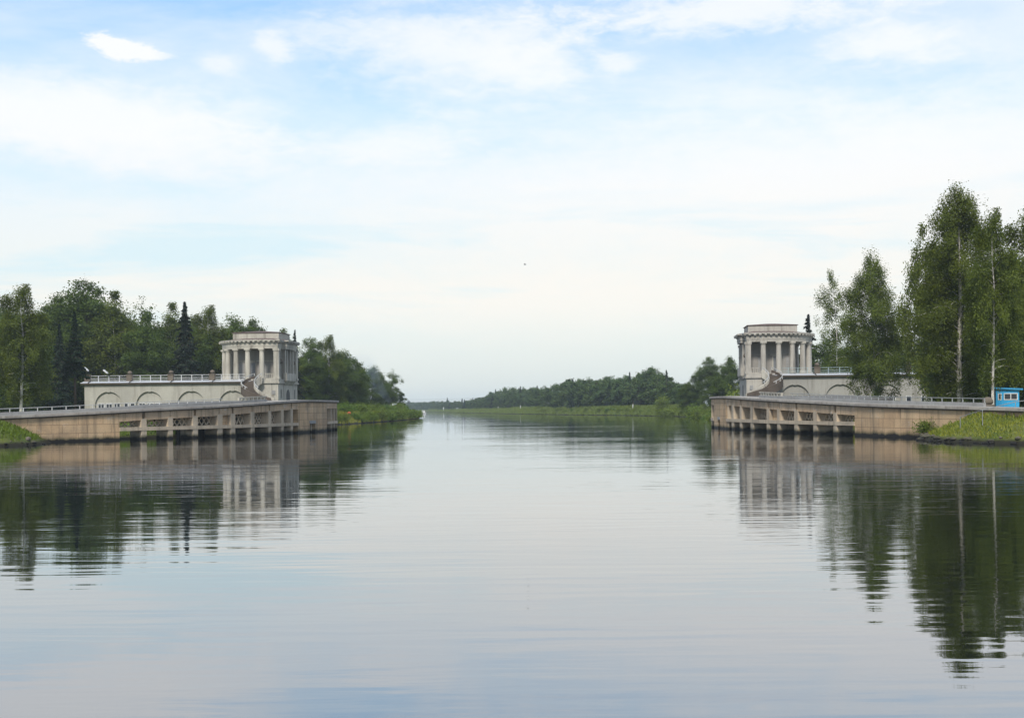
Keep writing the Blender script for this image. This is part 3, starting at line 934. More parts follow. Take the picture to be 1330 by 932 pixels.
    for off, nm in ((hw, 'outer_wall'), (-hw, 'inner_wall')):
        mb = MB(); pr = None
        for k in range(N + 1):
            t = TA(k / N)
            z = 7.15 - (7.15 - 3.75) * k / N
            a_, b_ = cpt(t, off - 0.09), cpt(t, off + 0.09)
            lo = 0.62
            i = mb.add([T(*a_, z - lo), T(*b_, z - lo), T(*b_, z + 0.55), T(*a_, z + 0.55)])
            if pr is not None:
                for u, v in ((0, 1), (1, 2), (2, 3), (3, 0)):
                    mb.face((pr + u, pr + v, i + v, i + u))
            else:
                mb.face((i, i + 1, i + 2, i + 3))
            pr = i
        mb.face((pr + 3, pr + 2, pr + 1, pr))
        mb.build(nm, M['stairs'] if off > 0 else M['stone'], stt, sp)
        rp = []
        for k in range(14):
            t = TA(k / N)
            rp.append(T(*cpt(t, off), 7.15 - (7.15 - 3.75) * k / N + 0.92))
        mb = MB(); mb.tube(rp, 0.055, 6); mb.build('handrail', M['railwhite'], stt, sp, True)
        for k in range(0, 14, 2):
            t = TA(k / N)
            c = cpt(t, off); z = 7.15 - (7.15 - 3.75) * k / N
            mb = MB(); mb.box(c[0] - 0.06, c[0] + 0.06, c[1] - 0.06, c[1] + 0.06, z + 0.53, z + 0.92, T); mb.build('rail_post', M['railwhite'], stt, sp)
    if L:
        for k, (pp, zz, lab) in enumerate(((-26.3, 8.95, 'small white floodlight on the end post of the left gallery roof'), (-23.3, 8.55, 'white floodlight leaning over the left gallery railing, between two posts'))):
            b0 = T(pp, qf - 0.4, 7.12)
            t = thing('floodlight', b0, lab, 'floodlight')
            mb = MB(); mb.tube([T(pp + 0.3, qf - 0.5, 7.15), T(pp + 0.25, qf - 0.4, 8.0), T(pp, qf + 0.05, zz - 0.1)], 0.05, 6); mb.build('arm', M['black'], t, b0)
            mb = MB()
            mb.hexa([T(pp - 0.50, qf - 0.1, zz + 0.20), T(pp + 0.15, qf - 0.1, zz - 0.28), T(pp + 0.15, qf + 0.3, zz - 0.28), T(pp - 0.50, qf + 0.3, zz + 0.20),
                     T(pp - 0.38, qf - 0.1, zz + 0.36), T(pp + 0.23, qf - 0.1, zz - 0.14), T(pp + 0.23, qf + 0.3, zz - 0.14), T(pp - 0.40, qf + 0.3, zz + 0.36)])
            mb.build('lamp_head', M['white'], t, b0)

for sd in (-1, 1):
    build_rotunda(sd)
    build_gallery(sd)
# ------------------------------------------------------------------ trees
def leaf_quads(cent, size, droop=0.5, aspect=0.62, r=None):
    """one small rhombic leaf spray per centre"""
    r = r or rng
    n = len(cent)
    nrm_ = r.normal(size=(n, 3)) * 0.55
    nrm_[:, 2] += 0.75
    hv = cent[:, :2] / (np.linalg.norm(cent[:, :2], axis=1)[:, None] + 0.3)
    nrm_[:, :2] += hv * 0.55
    nrm_ /= np.linalg.norm(nrm_, axis=1)[:, None]
    a = r.normal(size=(n, 3)); a[:, 2] -= droop
    a -= nrm_ * (a * nrm_).sum(1)[:, None]
    a /= np.linalg.norm(a, axis=1)[:, None] + 1e-6
    b = np.cross(nrm_, a)
    s = (size * r.uniform(0.6, 1.35, n))[:, None]
    w = s * aspect
    v = np.stack([cent - a * s * 0.5, cent + b * w * 0.5 + a * s * 0.05, cent + a * s * 0.5, cent - b * w * 0.5 + a * s * 0.05], 1).reshape(-1, 3)
    q = np.arange(n * 4).reshape(n, 4)
    return v, q

def crown_obj(name, cent, size, mat, parent, droop=0.5, aspect=0.62):
    v, q = leaf_quads(np.asarray(cent), size, droop, aspect)
    me = bpy.data.meshes.new(name); fill_mesh(me, v, q); me.materials.append(mat)
    o = bpy.data.objects.new(name, me); COL.objects.link(o); o.parent = parent
    KIDS.setdefault(parent.name, []).append(o)
    return o

def trunk_obj(mb, mat, parent):
    o = mb.build('trunk', mat, parent, (0, 0, 0), True)
    KIDS.setdefault(parent.name, []).append(o)
    return o

def bez(p0, p1, p2, n):
    t = np.linspace(0, 1, n)[:, None]
    return (1 - t) ** 2 * p0 + 2 * t * (1 - t) * p1 + t * t * p2

PROTO = {}
def reseed(key):
    global rng
    rng = np.random.default_rng(sum((i + 1) * ord(c) for i, c in enumerate(key)) + 5)
def make_broad(key, name, H, cw, base, nleaf, lsize, mat, barkm, nlimb=40, droopy=0.9, prof=(0.12, 0.42, 1.0), trunk_r=0.22, clump=(0.42, 0.55), detail=True, double=False, ragged=0.25, lean=0.0, pw=1.9, gap=0.0, per_clump=70):
    """H height, cw crown half width, base: where the crown begins (fraction of H)"""
    reseed(key)
    root = bpy.data.objects.new(name, None); COL.objects.link(root)
    mb = MB()
    n = 9
    wob = np.cumsum(rng.normal(0, 0.018 * H, (n, 2)), 0) * np.linspace(0, 0.6, n)[:, None]
    wob[:, 0] += lean * np.linspace(0, 1, n) ** 1.5 * H
    zz = np.linspace(-0.4, H * 0.97, n)
    tp = np.column_stack([wob, zz])
    rad = [trunk_r * (1.25 if k == 0 else 1) * (1 - 0.93 * (k / (n - 1)) ** 0.9) for k in range(n)]
    mb.tube(tp, rad, 8 if detail else 5)
    if double:
        d = rng.uniform(0.6, 1.0, 2) * (1 if rng.random() > 0.5 else -1)
        tp2 = tp.copy(); tp2[:, :2] += np.linspace(0.1, 1.6, n)[:, None] * d; tp2[:, 2] *= 0.9
        mb.tube(tp2, [x * 0.8 for x in rad], 8 if detail else 5)
    limbs = []
    ga = rng.uniform(0, 6.28)
    for k in range(nlimb):
        u = (k + rng.uniform(0, 1)) / nlimb
        h = H * (base + (0.985 - base) * u)
        # crown outline
        pk = prof[1]
        if u < pk:
            w = prof[0] + (1 - prof[0]) * math.sin(0.5 * math.pi * (u / pk)) ** 0.8
            w = max(w, 0.35)
        else:
            w = max(0.13, (1 - ((u - pk) / (1 - pk)) ** pw))
        ln = cw * w * rng.uniform(1 - ragged * 1.4, 1 + ragged)
        ga += 2.39996 + rng.normal(0, 0.25)
        d = np.array([math.cos(ga), math.sin(ga), 0])
        zt = min(h, H * 0.96)
        p0 = np.array([np.interp(zt, zz, tp[:, 0]), np.interp(zt, zz, tp[:, 1]), zt - 0.25 * ln])
        up = ln * rng.uniform(0.25, 0.7)
        p1 = p0 + d * ln * 0.5 + np.array([0, 0, up])
        p2 = p0 + d * ln + np.array([0, 0, up * 0.9 - droopy * ln * rng.uniform(0.1, 0.5)])
        c = bez(p0, p1, p2, 6)
        limbs.append((c, ln))
        if detail or k % 3 == 0:
            r0 = max(0.015, trunk_r * 0.24 * (1 - 0.75 * u))
            mb.tube(c[:5], [r0, r0 * 0.75, r0 * 0.55, r0 * 0.35, r0 * 0.2], 5 if detail else 3)
    tr = trunk_obj(mb, barkm, root)
    ncl = max(40, nleaf // per_clump)
    wts = np.array([l for _, l in limbs]) ** 1.25; wts /= wts.sum()
    pick = rng.choice(len(limbs), ncl, p=wts)
    uu = rng.uniform(0.05, 1.05, ncl) ** 0.62
    cc = np.array([[np.interp(u * 5, range(6), limbs[i][0][:, j]) for j in range(3)] for i, u in zip(pick, uu)])
    lnn = np.array([limbs[i][1] for i in pick])
    cc += rng.normal(0, 1, (ncl, 3)) * np.array([0.10, 0.10, 0.08]) * lnn[:, None]
    cc[:, 2] -= droopy * rng.uniform(0, 0.9, ncl) * (uu > 0.4)
    per = rng.multinomial(nleaf, rng.dirichlet(np.full(ncl, 2.2)))
    cent = np.repeat(cc, per, 0)
    sg = np.repeat(rng.uniform(0.6, 1.3, ncl), per)[:, None]
    cent = cent + np.clip(rng.normal(0, 1, cent.shape), -1.9, 1.9) * np.array([clump[0], clump[0], clump[1]]) * sg
    if gap > 0:
        tx = np.interp(cent[:, 2], zz, tp[:, 0]); ty = np.interp(cent[:, 2], zz, tp[:, 1])
        wz = gap * (0.75 + 0.5 * np.sin(cent[:, 2] * 1.7) + 0.35 * np.sin(cent[:, 2] * 4.1)) * np.clip(1.25 - cent[:, 2] / H, 0.25, 1)
        cut = (np.abs(cent[:, 0] - tx) < wz) & (cent[:, 1] < ty + 0.1) & (rng.random(len(cent)) < 0.9) & (cent[:, 2] < 0.8 * H)
        cent = cent[~cut]
    cent[:, 2] = np.maximum(cent[:, 2], 0.35)
    crown_obj('crown', cent, lsize, mat, root, 0.5 * droopy)
    zmax = float(np.percentile(cent[:, 2], 99.8))
    PROTO[key] = [root, zmax, False]

def make_spruce(key, name, H, cw, base, nleaf, lsize, mat, detail=True):
    reseed(key)
    root = bpy.data.objects.new(name, None); COL.objects.link(root)
    mb = MB()
    mb.tube([(0, 0, -0.4), (0.05, 0, H * 0.5), (0, 0.03, H * 0.99)], [0.22, 0.14, 0.02], 7 if detail else 4)
    cents = []
    ntier = int((1 - base) * H / 0.55)
    tot = 0
    tiers = []
    for k in range(ntier):
        u = k / ntier
        h = H * (base + (1 - base) * u)
        ln = cw * (1 - u) ** 0.85 * rng.uniform(0.75, 1.12) + 0.12
        for j in range(max(4, int(9 * (1 - u) + 3))):
            a = rng.uniform(0, 6.283); l2 = ln * rng.uniform(0.65, 1.1)
            tiers.append((h, a, l2))
    wt = np.array([t[2] for t in tiers]) ** 0.9 + 0.22; wt /= wt.sum()
    per = rng.multinomial(nleaf, wt)
    for (h, a, l2), m in zip(tiers, per):
        if m == 0: continue
        s = rng.uniform(0, 1, m) ** 0.7
        dz = 0.16 * l2 * s - 0.52 * l2 * s * s
        lat = rng.normal(0, 0.16, m) * l2 * (0.35 + s * 0.6)
        c = np.column_stack([math.cos(a) * l2 * s - math.sin(a) * lat, math.sin(a) * l2 * s + math.cos(a) * lat, h + dz - rng.uniform(0, 0.28, m)])
        cents.append(c)
        if detail:
            e = np.array([math.cos(a) * l2, math.sin(a) * l2, 0])
            mb.tube([(0, 0, h), tuple(e * 0.5 + np.array([0, 0, h + 0.02 * l2])), tuple(e * 0.95 + np.array([0, 0, h - 0.3 * l2]))], [0.035, 0.025, 0.01], 3)
    m = int(nleaf * 0.16)
    u = rng.uniform(0, 1, m) ** 0.8
    rr_ = (cw * (1 - u) ** 0.9 * 0.5 + 0.03) * np.sqrt(rng.uniform(0, 1, m)); aa = rng.uniform(0, 6.283, m)
    cents.append(np.column_stack([rr_ * np.cos(aa), rr_ * np.sin(aa), H * (base + (1.0 - base) * u) - 0.35 * rr_]))
    trunk_obj(mb, M['bark'], root)
    crown_obj('crown', np.concatenate(cents), lsize, mat, root, 0.6, 0.5)
    PROTO[key] = [root, H, False]

def make_bush(key, name, H, w, nleaf, lsize, mat):
    root = bpy.data.objects.new(name, None); COL.objects.link(root)
    mb = MB(); cl = []
    for k in range(9):
        a = rng.uniform(0, 6.28); l = w * rng.uniform(0.3, 0.95); h = H * rng.uniform(0.5, 0.95)
        e = np.array([math.cos(a) * l, math.sin(a) * l, h])
        mb.tube([(0, 0, -0.2), tuple(e * np.array([0.4, 0.4, 0.6])), tuple(e)], [0.035, 0.025, 0.01], 4)
        cl.append(e); cl.append(e * np.array([0.6, 0.6, 0.7])); cl.append(e * np.array([1.05, 1.05, 0.35]))
    o = mb.build('stems', M['bark'], root, (0, 0, 0)); KIDS.setdefault(root.name, []).append(o)
    cl = np.array(cl)
    c = cl[rng.integers(0, len(cl), nleaf)] + rng.normal(0, 1, (nleaf, 3)) * np.array([w * 0.22, w * 0.22, H * 0.17])
    c[:, 2] = np.abs(c[:, 2])
    crown_obj('foliage', c, lsize, mat, root, 0.0)
    PROTO[key] = [root, H * 1.1, False]

# near, full-detail kinds
make_broad('birchA', 'birch_tree', 22.0, 4.0, 0.08, 120000, 0.175, M['birch'], M['birchbark'], 100, 1.0, (0.5, 0.42), 0.34, (0.30, 0.52), pw=3.2, gap=0.33, lean=-0.02, per_clump=60)
make_broad('birchB', 'birch_tree', 19.0, 4.1, 0.08, 85000, 0.185, M['birch'], M['birchbark'], 84, 1.1, (0.6, 0.36), 0.17, (0.32, 0.52), double=True, pw=2.4, per_clump=60)
make_broad('birchC', 'birch_tree', 18.5, 3.1, 0.16, 56000, 0.19, M['birch'], M['birchbark'], 56, 0.9, (0.4, 0.40), 0.20, (0.28, 0.50), gap=0.42, pw=2.2)
make_broad('birchD', 'birch_tree', 22.0, 3.0, 0.16, 14000, 0.22, M['birch'], M['birchbark'], 40, 1.0, (0.4, 0.40), 0.16, (0.34, 0.55), ragged=0.45, pw=2.4)
make_broad('leafA', 'broadleaf_tree', 20.0, 4.8, 0.08, 40000, 0.31, M['leaf'], M['bark'], 60, 0.6, (0.6, 0.55), 0.26, (0.60, 0.45), pw=2.6)
make_broad('leafB', 'broadleaf_tree', 18.0, 4.3, 0.08, 34000, 0.31, M['leaf'], M['bark'], 50, 0.5, (0.6, 0.60), 0.24, (0.60, 0.45), ragged=0.4, pw=2.5)
make_broad('leafC', 'broadleaf_tree', 18.0, 3.5, 0.06, 30000, 0.31, M['leaf'], M['bark'], 44, 0.7, (0.5, 0.45), 0.20, (0.55, 0.5), ragged=0.35, pw=2.2)
make_broad('birchE', 'birch_tree', 18.0, 3.1, 0.10, 28000, 0.28, M['birch'], M['birchbark'], 44, 0.9, (0.4, 0.42), 0.16, (0.46, 0.5), ragged=0.35, pw=2.2)
make_broad('aspenS', 'broadleaf_tree', 18.0, 2.7, 0.26, 6500, 0.32, M['leaf'], M['bark'], 30, 0.6, (0.5, 0.55), 0.16, (0.42, 0.5), ragged=0.5)
make_spruce('spruceA', 'spruce_tree', 18.0, 3.0, 0.06, 22000, 0.36, M['spruce'])
make_spruce('spruceB', 'spruce_tree', 16.0, 1.55, 0.42, 14000, 0.34, M['spruce'])
make_spruce('spruceC', 'spruce_tree', 14.0, 2.1, 0.05, 8000, 0.32, M['spruce'])
# far kinds
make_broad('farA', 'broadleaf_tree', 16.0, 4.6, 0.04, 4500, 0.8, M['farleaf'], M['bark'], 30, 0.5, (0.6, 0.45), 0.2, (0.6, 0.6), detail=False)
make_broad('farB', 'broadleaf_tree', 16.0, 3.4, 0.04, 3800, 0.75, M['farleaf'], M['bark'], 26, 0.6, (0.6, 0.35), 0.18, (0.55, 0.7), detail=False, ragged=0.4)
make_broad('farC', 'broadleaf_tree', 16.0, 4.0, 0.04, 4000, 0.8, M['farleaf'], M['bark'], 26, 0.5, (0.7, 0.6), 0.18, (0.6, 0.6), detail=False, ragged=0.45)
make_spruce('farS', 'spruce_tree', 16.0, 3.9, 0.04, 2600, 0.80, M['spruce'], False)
make_bush('bushA', 'shrub', 1.6, 1.6, 2600, 0.20, M['bush'])
make_bush('bushB', 'shrub', 1.3, 1.3, 2000, 0.20, M['bush'])
make_bush('bushC', 'shrub', 2.2, 1.7, 3000, 0.22, M['bush'])

def place(key, x, y, h, label, cat='tree', group=None, wide=1.0, rot=None, dz=-0.05):
    root, ph, used = PROTO[key]
    if used:
        o = copy_tree(root)
        for k in ('group',):
            if k in o.keys(): del o[k]
    else:
        o = root; PROTO[key][2] = True
    s = h / ph
    o.location = (x, y, gz(x, y) + dz)
    o.scale = (s * wide, s * wide, s)
    o.rotation_euler = (0, 0, rng.uniform(0, 6.28) if rot is None else rot)
    tag(o, label, cat, group)
    return o

def tree_at(key, px, D, ytop, label, group=None, wide=1.0, rot=None):
    x = xof(px, D); z0 = gz(x, D)
    if rot is None and key in ('birchA', 'birchC'): rot = math.atan2(-x, D)
    return place(key, x, D, zof(px, ytop, D) - z0, label, 'tree', group, wide, rot)

reseed('placing')
# --- left bank, hand-placed
tree_at('birchC', 27, 168, 371, 'tall birch with a white trunk in front of the dark wood, far left', wide=1.18)
tree_at('birchE', -28, 172, 380, 'birch left of the tall white-trunked birch at the far left end')
tree_at('spruceB', 98, 176, 404, 'dark narrow spruce with a bare lower trunk just left of the cream gallery', wide=1.15)
tree_at('spruceA', 78, 205, 420, 'dark spruce between the white-trunked birch and the narrow bare-trunked spruce', wide=1.1)
tree_at('leafC', 70, 226, 385, 'leafy tree rising behind the dark spruces left of the cream gallery')
tree_at('leafA', 122, 232, 366, 'tallest rounded broadleaf tree behind the left end of the cream gallery', wide=1.05)
tree_at('birchE', 150, 226, 379, 'birch against the right side of the tallest broadleaf tree behind the gallery', wide=1.1)
tree_at('aspenS', 184, 240, 389, 'thin see-through tree top between the tallest broadleaf tree and the big spruce')
tree_at('leafB', 190, 222, 420, 'low dark broadleaf tree behind the middle of the cream gallery')
tree_at('spruceA', 241, 224, 392, 'broad dark spruce behind the right half of the cream gallery', wide=1.35)
tree_at('birchE', 224, 244, 394, 'light birch half hidden behind the broad dark spruce')
tree_at('birchC', 270, 236, 398, 'birch just right of the broad dark spruce, left of the cream rotunda', wide=1.1)
tree_at('leafB', 306, 250, 412, 'broadleaf tree whose top shows just left of the cream rotunda roof')
tree_at('leafC', 334, 256, 416, 'broadleaf tree rising directly behind the cream rotunda roof')
tree_at('birchE', 366, 262, 428, 'pale tree top behind the right edge of the cream rotunda roof')
tree_at('spruceC', 384, 246, 428, 'slender pointed conifer just right of the cream rotunda', wide=0.9)
tree_at('leafA', 402, 262, 440, 'broadleaf tree on the canal bank right of the pointed conifer', wide=0.85)
tree_at('birchC', 426, 270, 436, 'tallest pointed birch right of the cream rotunda', wide=1.15)
tree_at('leafB', 446, 282, 456, 'rounded tree on the sloping treeline above the end of the left quay')
tree_at('leafC', 463, 292, 466, 'last dense tree of the left wood before the smoky gap', wide=1.15)
tree_at('leafB', 484, 338, 476, 'rounded tree veiled by blue smoke on the left bank', wide=1.1)
tree_at('leafC', 470, 326, 492, 'short tree standing in the blue smoke on the left bank', wide=1.1)
tree_at('aspenS', 511, 352, 480, 'sparse-topped tree at the right end of the left wood', wide=1.1)
tree_at('leafC', 506, 346, 502, 'low full tree under the sparse-topped one on the left bank', wide=1.3)
tree_at('leafB', 521, 358, 508, 'small rounded tree at the very tip of the left wood', wide=0.9)
tree_at('leafC', 496, 350, 490, 'medium tree between the smoke and the sparse-topped tree on the left bank', wide=1.2)
LT = [(-60, 385), (0, 388), (30, 376), (55, 390), (75, 384), (100, 372), (125, 374), (150, 388), (185, 402), (210, 408), (240, 400), (270, 404), (300, 416), (330, 420), (360, 432), (385, 438), (410, 448), (430, 446), (450, 466), (470, 490), (500, 500), (520, 515)]
k = 0
for row, (Dr, low) in enumerate(((200, 26), (250, 8), (285, 12))):
    px = -60 + row * 9
    while px < 470:
        Dv = Dr + rng.uniform(-10, 10) + max(0, px - 330) * 0.28
        if row == 0 and px > 45: Dv = 236 + max(0, px - 330) * 0.35
        x = xof(px, Dv)
        if shore_dist(np.array([x]), np.array([Dv]))[0] > 5:
            yt = np.interp(px, [a for a, b in LT], [b for a, b in LT]) + low + rng.uniform(0, 26)
            key = ('leafA', 'leafB', 'leafC', 'birchE', 'leafB', 'spruceC' if rng.random() < 0.5 else 'leafC')[k % 6]
            tree_at(key, px, Dv, yt, 'green tree massed in the left wood behind the front trees and the cream gallery', 'trees filling the left wood', wide=1.25)
            k += 1
        px += 25 + rng.uniform(-5, 5)
# --- right bank, hand-placed
tree_at('birchA', 1247, 118, 247, 'tallest birch of all with a thick white trunk, beside the blue cabin', wide=1.0)
tree_at('birchB', 1138, 152, 332, 'broad birch with low hanging branches in front of the grey gallery', wide=0.93, rot=2.0)
tree_at('birchC', 1289, 106, 274, 'slim birch with a straight white trunk directly left of the blue cabin', wide=0.72)
tree_at('birchD', 1088, 206, 352, 'sparse see-through birch just right of the small spruce by the grey rotunda', wide=0.9)
tree_at('spruceC', 1051, 236, 408, 'small pointed spruce rising right behind the grey rotunda', wide=1.4)
tree_at('birchE', 1204, 140, 293, 'birch whose top leans out on the left of the tallest birch', wide=0.55)
tree_at('birchE', 1166, 214, 425, 'birch seen between the low-branched birch and the tallest birch', wide=1.0)
tree_at('birchC', 1336, 128, 272, 'birch with a leafy top behind the blue cabin, right of the slim birch', wide=1.0)
tree_at('leafA', 1278, 150, 350, 'dark broadleaf tree behind the two white birch trunks', wide=1.0)
tree_at('leafC', 1228, 160, 335, 'dark tree behind the left side of the tallest birch', wide=0.85)
tree_at('leafB', 1318, 155, 330, 'dark broadleaf tree directly behind the blue cabin', wide=1.05)
tree_at('leafA', 1370, 150, 320, 'dark tree beyond the right edge behind the blue cabin')
tree_at('leafB', 1190, 215, 440, 'low tree behind the right end of the grey gallery', wide=1.3)
tree_at('leafC', 1070, 228, 440, 'low green tree behind the grey gallery next to the small spruce', wide=1.3)
tree_at('leafB', 1100, 236, 448, 'rounded low tree behind the grey gallery under the sparse birch', wide=1.2)
tree_at('leafA', 1135, 232, 430, 'tree half hidden by the low-branched birch, behind the grey gallery', wide=1.0)
tree_at('leafC', 1040, 246, 462, 'low tree seen through the columns of the grey rotunda', wide=1.4)
tree_at('leafA', 925, 310, 464, 'big rounded tree left of the grey rotunda across the grassy bank', wide=1.0)
tree_at('leafC', 948, 300, 464, 'tree touching the left side of the grey rotunda', wide=1.15)
tree_at('leafB', 908, 325, 482, 'tree on the left shoulder of the big rounded one near the grey rotunda', wide=0.9)
tree_at('leafC', 934, 272, 490, 'small leafy tree just behind the left end of the grey quay', wide=1.5)
tree_at('leafB', 972, 300, 470, 'tree hidden mostly behind the grey rotunda', wide=1.2)
tree_at('leafC', 893, 330, 496, 'short dark tree at the left foot of the big rounded tree by the rotunda', wide=1.2)
for j, (px, D, yt) in enumerate(((1176, 212, 462), (1212, 206, 470), (1240, 175, 460), (1262, 170, 455), (1300, 170, 440), (1335, 165, 430), (1290, 140, 470), (1322, 138, 462), (1352, 140, 455), (1240, 140, 478), (1222, 134, 470))):
    tree_at(('leafA', 'leafC', 'leafB')[j % 3], px, D, yt, 'low dark tree filling the shade beneath the birches of the right bank', 'undergrowth trees of the right wood', wide=1.5)

# --- far wood along the right bank
BD = [(525, 1350), (560, 1150), (600, 787), (640, 675), (700, 540), (720, 470), (800, 415), (860, 365), (900, 330)]
TP = [(520, 522), (545, 522), (560, 521.5), (580, 521), (600, 521), (620, 517), (640, 509), (655, 504), (690, 504), (715, 502), (735, 495), (760, 492), (780, 491), (800, 489.5), (815, 488), (830, 486), (840, 481), (848, 479), (858, 483), (866, 491), (880, 498), (895, 500)]
def bank_D(px): return float(np.interp(px, [a for a, b in BD], [b for a, b in BD]))
SP = {848: 0, 866: 3, 840: 4, 581: 12}
for row, off in enumerate((14, 26, 44)):
    px = 524 + row * 3
    while px < 900:
        D0 = bank_D(px)
        Dv = D0 * (1.03 + 0.02 * row) + off
        yt = float(np.interp(px, [a for a, b in TP], [b for a, b in TP])) + (rng.uniform(0, 12) if row == 0 else rng.uniform(-2, 4)) * min(1.0, 450 / Dv)
        x = xof(px, Dv)
        if shore_dist(np.array([x]), np.array([Dv]))[0] > 4:
            kk = rng.integers(0, 10)
            key = ('farA', 'farB', 'farC', 'farA', 'farB', 'farC', 'farB', 'farA', 'farC', 'farS')[kk]
            if kk == 9: yt -= 3
            far = 'tree' if Dv < 700 else 'far hazy tree'
            lab = ('dark conifer' if kk == 9 else 'leafy tree') + (' in the wood along the right canal bank' if Dv < 620 else ' in the blue hazy wood where the canal vanishes')
            h = max(5.0, zof(px, yt, Dv) - gz(x, Dv))
            place(key, x, Dv, h, lab, 'tree', ('conifers' if kk == 9 else 'leafy trees') + (' of the right bank wood' if Dv < 620 else ' of the vanishing hazy wood'), wide=float(np.clip(1.25 * 9.0 / h, 0.9, 1.5)))
        px += max(3.6, 7.5 * F / Dv / 2.9) * rng.uniform(0.8, 1.2)
tree_at('farS', 866, 400, 480, 'pointed conifer standing clear of the right bank wood, nearest the big rounded tree', wide=0.95)
tree_at('farC', 846, 400, 477, 'highest broad crown in the middle of the right bank wood', wide=1.0)
tree_at('farS', 581, 1030, 516, 'single pointed conifer above the low hazy wood where the canal vanishes', wide=1.2)

# --- shrubs
def shrub_row(pts, lab, grp, keys=('bushA', 'bushB', 'bushC'), hs=(1.2, 2.2)):
    for j, (x, y) in enumerate(pts):
        place(keys[j % len(keys)], x, y, rng.uniform(*hs), lab, 'shrub', grp, wide=rng.uniform(0.9, 1.3))
pts = []
for y in np.arange(200, 368, 4.2):
    xs_ = np.interp(y, [194, 206, 218, 240, 266, 290, 312, 345, 366], [-32, -30.2, -28.8, -27.4, -26.0, -25.2, -24.8, -24.9, -25.8])
    pts.append((xs_ - rng.uniform(0.2, 1.2), y + rng.uniform(-1, 1)))
    pts.append((xs_ - rng.uniform(3.2, 6.0), y + rng.uniform(-1.5, 1.5)))
pts = [p for p in pts if not (abs(665 + p[0] * F / p[1] - 453.5) < 9 and 205 < p[1] < 238)]
shrub_row(pts, 'rounded green shrub on the left canal bank beyond the quay', 'shrubs along the left canal bank', hs=(1.1, 2.1))
pts = []
for px in np.arange(700, 922, 9):
    D = bank_D(px) if px < 800 else np.interp(px, [800, 860, 900, 922], [410, 355, 322, 300])
    x = xof(px, D); 
    d = shore_dist(np.array([x]), np.array([D]))[0]
    while d < 1.2:
        D += 1.0; x = xof(px, D); d = shore_dist(np.array([x]), np.array([D]))[0]
        if D > 800: break
    if D < 700: pts.append((x, D + rng.uniform(0, 3)))
shrub_row(pts, 'small dark shrub at the foot of the grassy right canal bank', 'shrubs at the foot of the right canal bank', hs=(0.9, 1.9))
pts = [(xof(p, d), d) for p, d in ((868, 345), (905, 300), (915, 285), (928, 262), (935, 240), (918, 270))]
for j, (x, y) in enumerate(pts):
    place(('bushA', 'bushC')[j % 2], x, y, (2.6, 3.4, 3.0, 2.6, 2.2, 2.0)[j], 'bright green shrub on the right bank beside the end of the grey quay', 'shrub', 'bright shrubs by the end of the right quay', wide=1.2)
place('bushC', 37.0, 214, 5.0, 'tall bright young bush against the left end of the right quay', 'shrub', None, 0.8)
place('bushC', xof(860, 362), 362, 4.2, 'pale yellow-green bush before the right bank wood', 'shrub', None, 0.8)
place('bushA', 31.2, 97.3, 1.0, 'small dark bush where the grass bank meets the right quay wall', 'shrub', None, 1.2)
for j, (x, y, h) in enumerate(((40.5, 80.0, 1.0), (43.0, 82.5, 1.3), (46, 80.5, 1.4), (42, 78.0, 0.8))):
    place(('bushA', 'bushB')[j % 2], x, y, h, 'dark green shrub low on the grass slope at the right edge', 'shrub', 'shrubs low on the right grass slope', 1.3)

# --- grass (nobody could count it)
def grass(name, pts, h, mat, n_per=1, wdt=0.05, lean=0.35):
    P = np.repeat(np.asarray(pts, float), n_per, 0)
    n = len(P)
    P[:, :2] += rng.normal(0, 0.12, (n, 2)) if n_per > 1 else 0
    z = ground_z(P[:, 0], P[:, 1])
    hh = h * rng.uniform(0.45, 1.3, n)
    a = rng.uniform(0, 6.28, n)
    side = np.column_stack([np.cos(a), np.sin(a), np.zeros(n)]) * wdt
    tip = np.column_stack([rng.normal(0, lean, n) * hh, rng.normal(0, lean, n) * hh, hh])
    b = np.column_stack([P[:, 0], P[:, 1], z - 0.04])
    v = np.stack([b - side, b + side, b + tip * 0.6 + side * 0.7, b + tip], 1).reshape(-1, 3)
    me = bpy.data.meshes.new(name); fill_mesh(me, v, np.arange(n * 4).reshape(n, 4)); me.materials.append(mat)
    o = bpy.data.objects.new(name, me); COL.objects.link(o)
    return tag(o, kind='stuff')

def scatter(x0, x1, y0, y1, n, dmin, dmax, extra=None):
    x = rng.uniform(x0, x1, n); y = rng.uniform(y0, y1, n)
    d = shore_dist(x, y)
    k = (d > dmin) & (d < dmax)
    if extra is not None:
        k &= extra(x, y)
    return np.column_stack([x[k], y[k]])

def outside_quay(path, lim):
    P = np.array([path.pt(q, 0, 0)[:2] for q in np.linspace(0, path.len, 160)])
    N = np.array([path.nrm(q) for q in np.linspace(0, path.len, 160)])
    def f(x, y):
        d2 = (x[:, None] - P[None, :, 0]) ** 2 + (y[:, None] - P[None, :, 1]) ** 2
        i = d2.argmin(1)
        s_ = (x - P[i, 0]) * N[i, 0] + (y - P[i, 1]) * N[i, 1]
        return (s_ > 0.05) if lim == 'water' else (s_ < -3.0)
    return f
grass('slope_grass', np.concatenate([scatter(27, 52, 66, 102, 52000, 0.45, 12, outside_quay(QR, 'water')), scatter(33, 56, 84, 104, 9000, 3, 20, outside_quay(QR, 'land'))]), 0.20, M['grass'])
grass('slope_weeds', scatter(28, 50, 66, 100, 3200, 0.5, 9, outside_quay(QR, 'water')), 0.34, M['bush'], 1, 0.07)
grass('slope_grass', scatter(-62, -34, 78, 110, 34000, 0.45, 12, outside_quay(QL, 'water')), 0.30, M['bush'], 1, 0.06)
grass('underdeck_grass', scatter(-44, -28, 108, 130, 9000, 0.35, 6, outside_quay(QL, 'land')), 0.35, M['bush'], 1, 0.06)
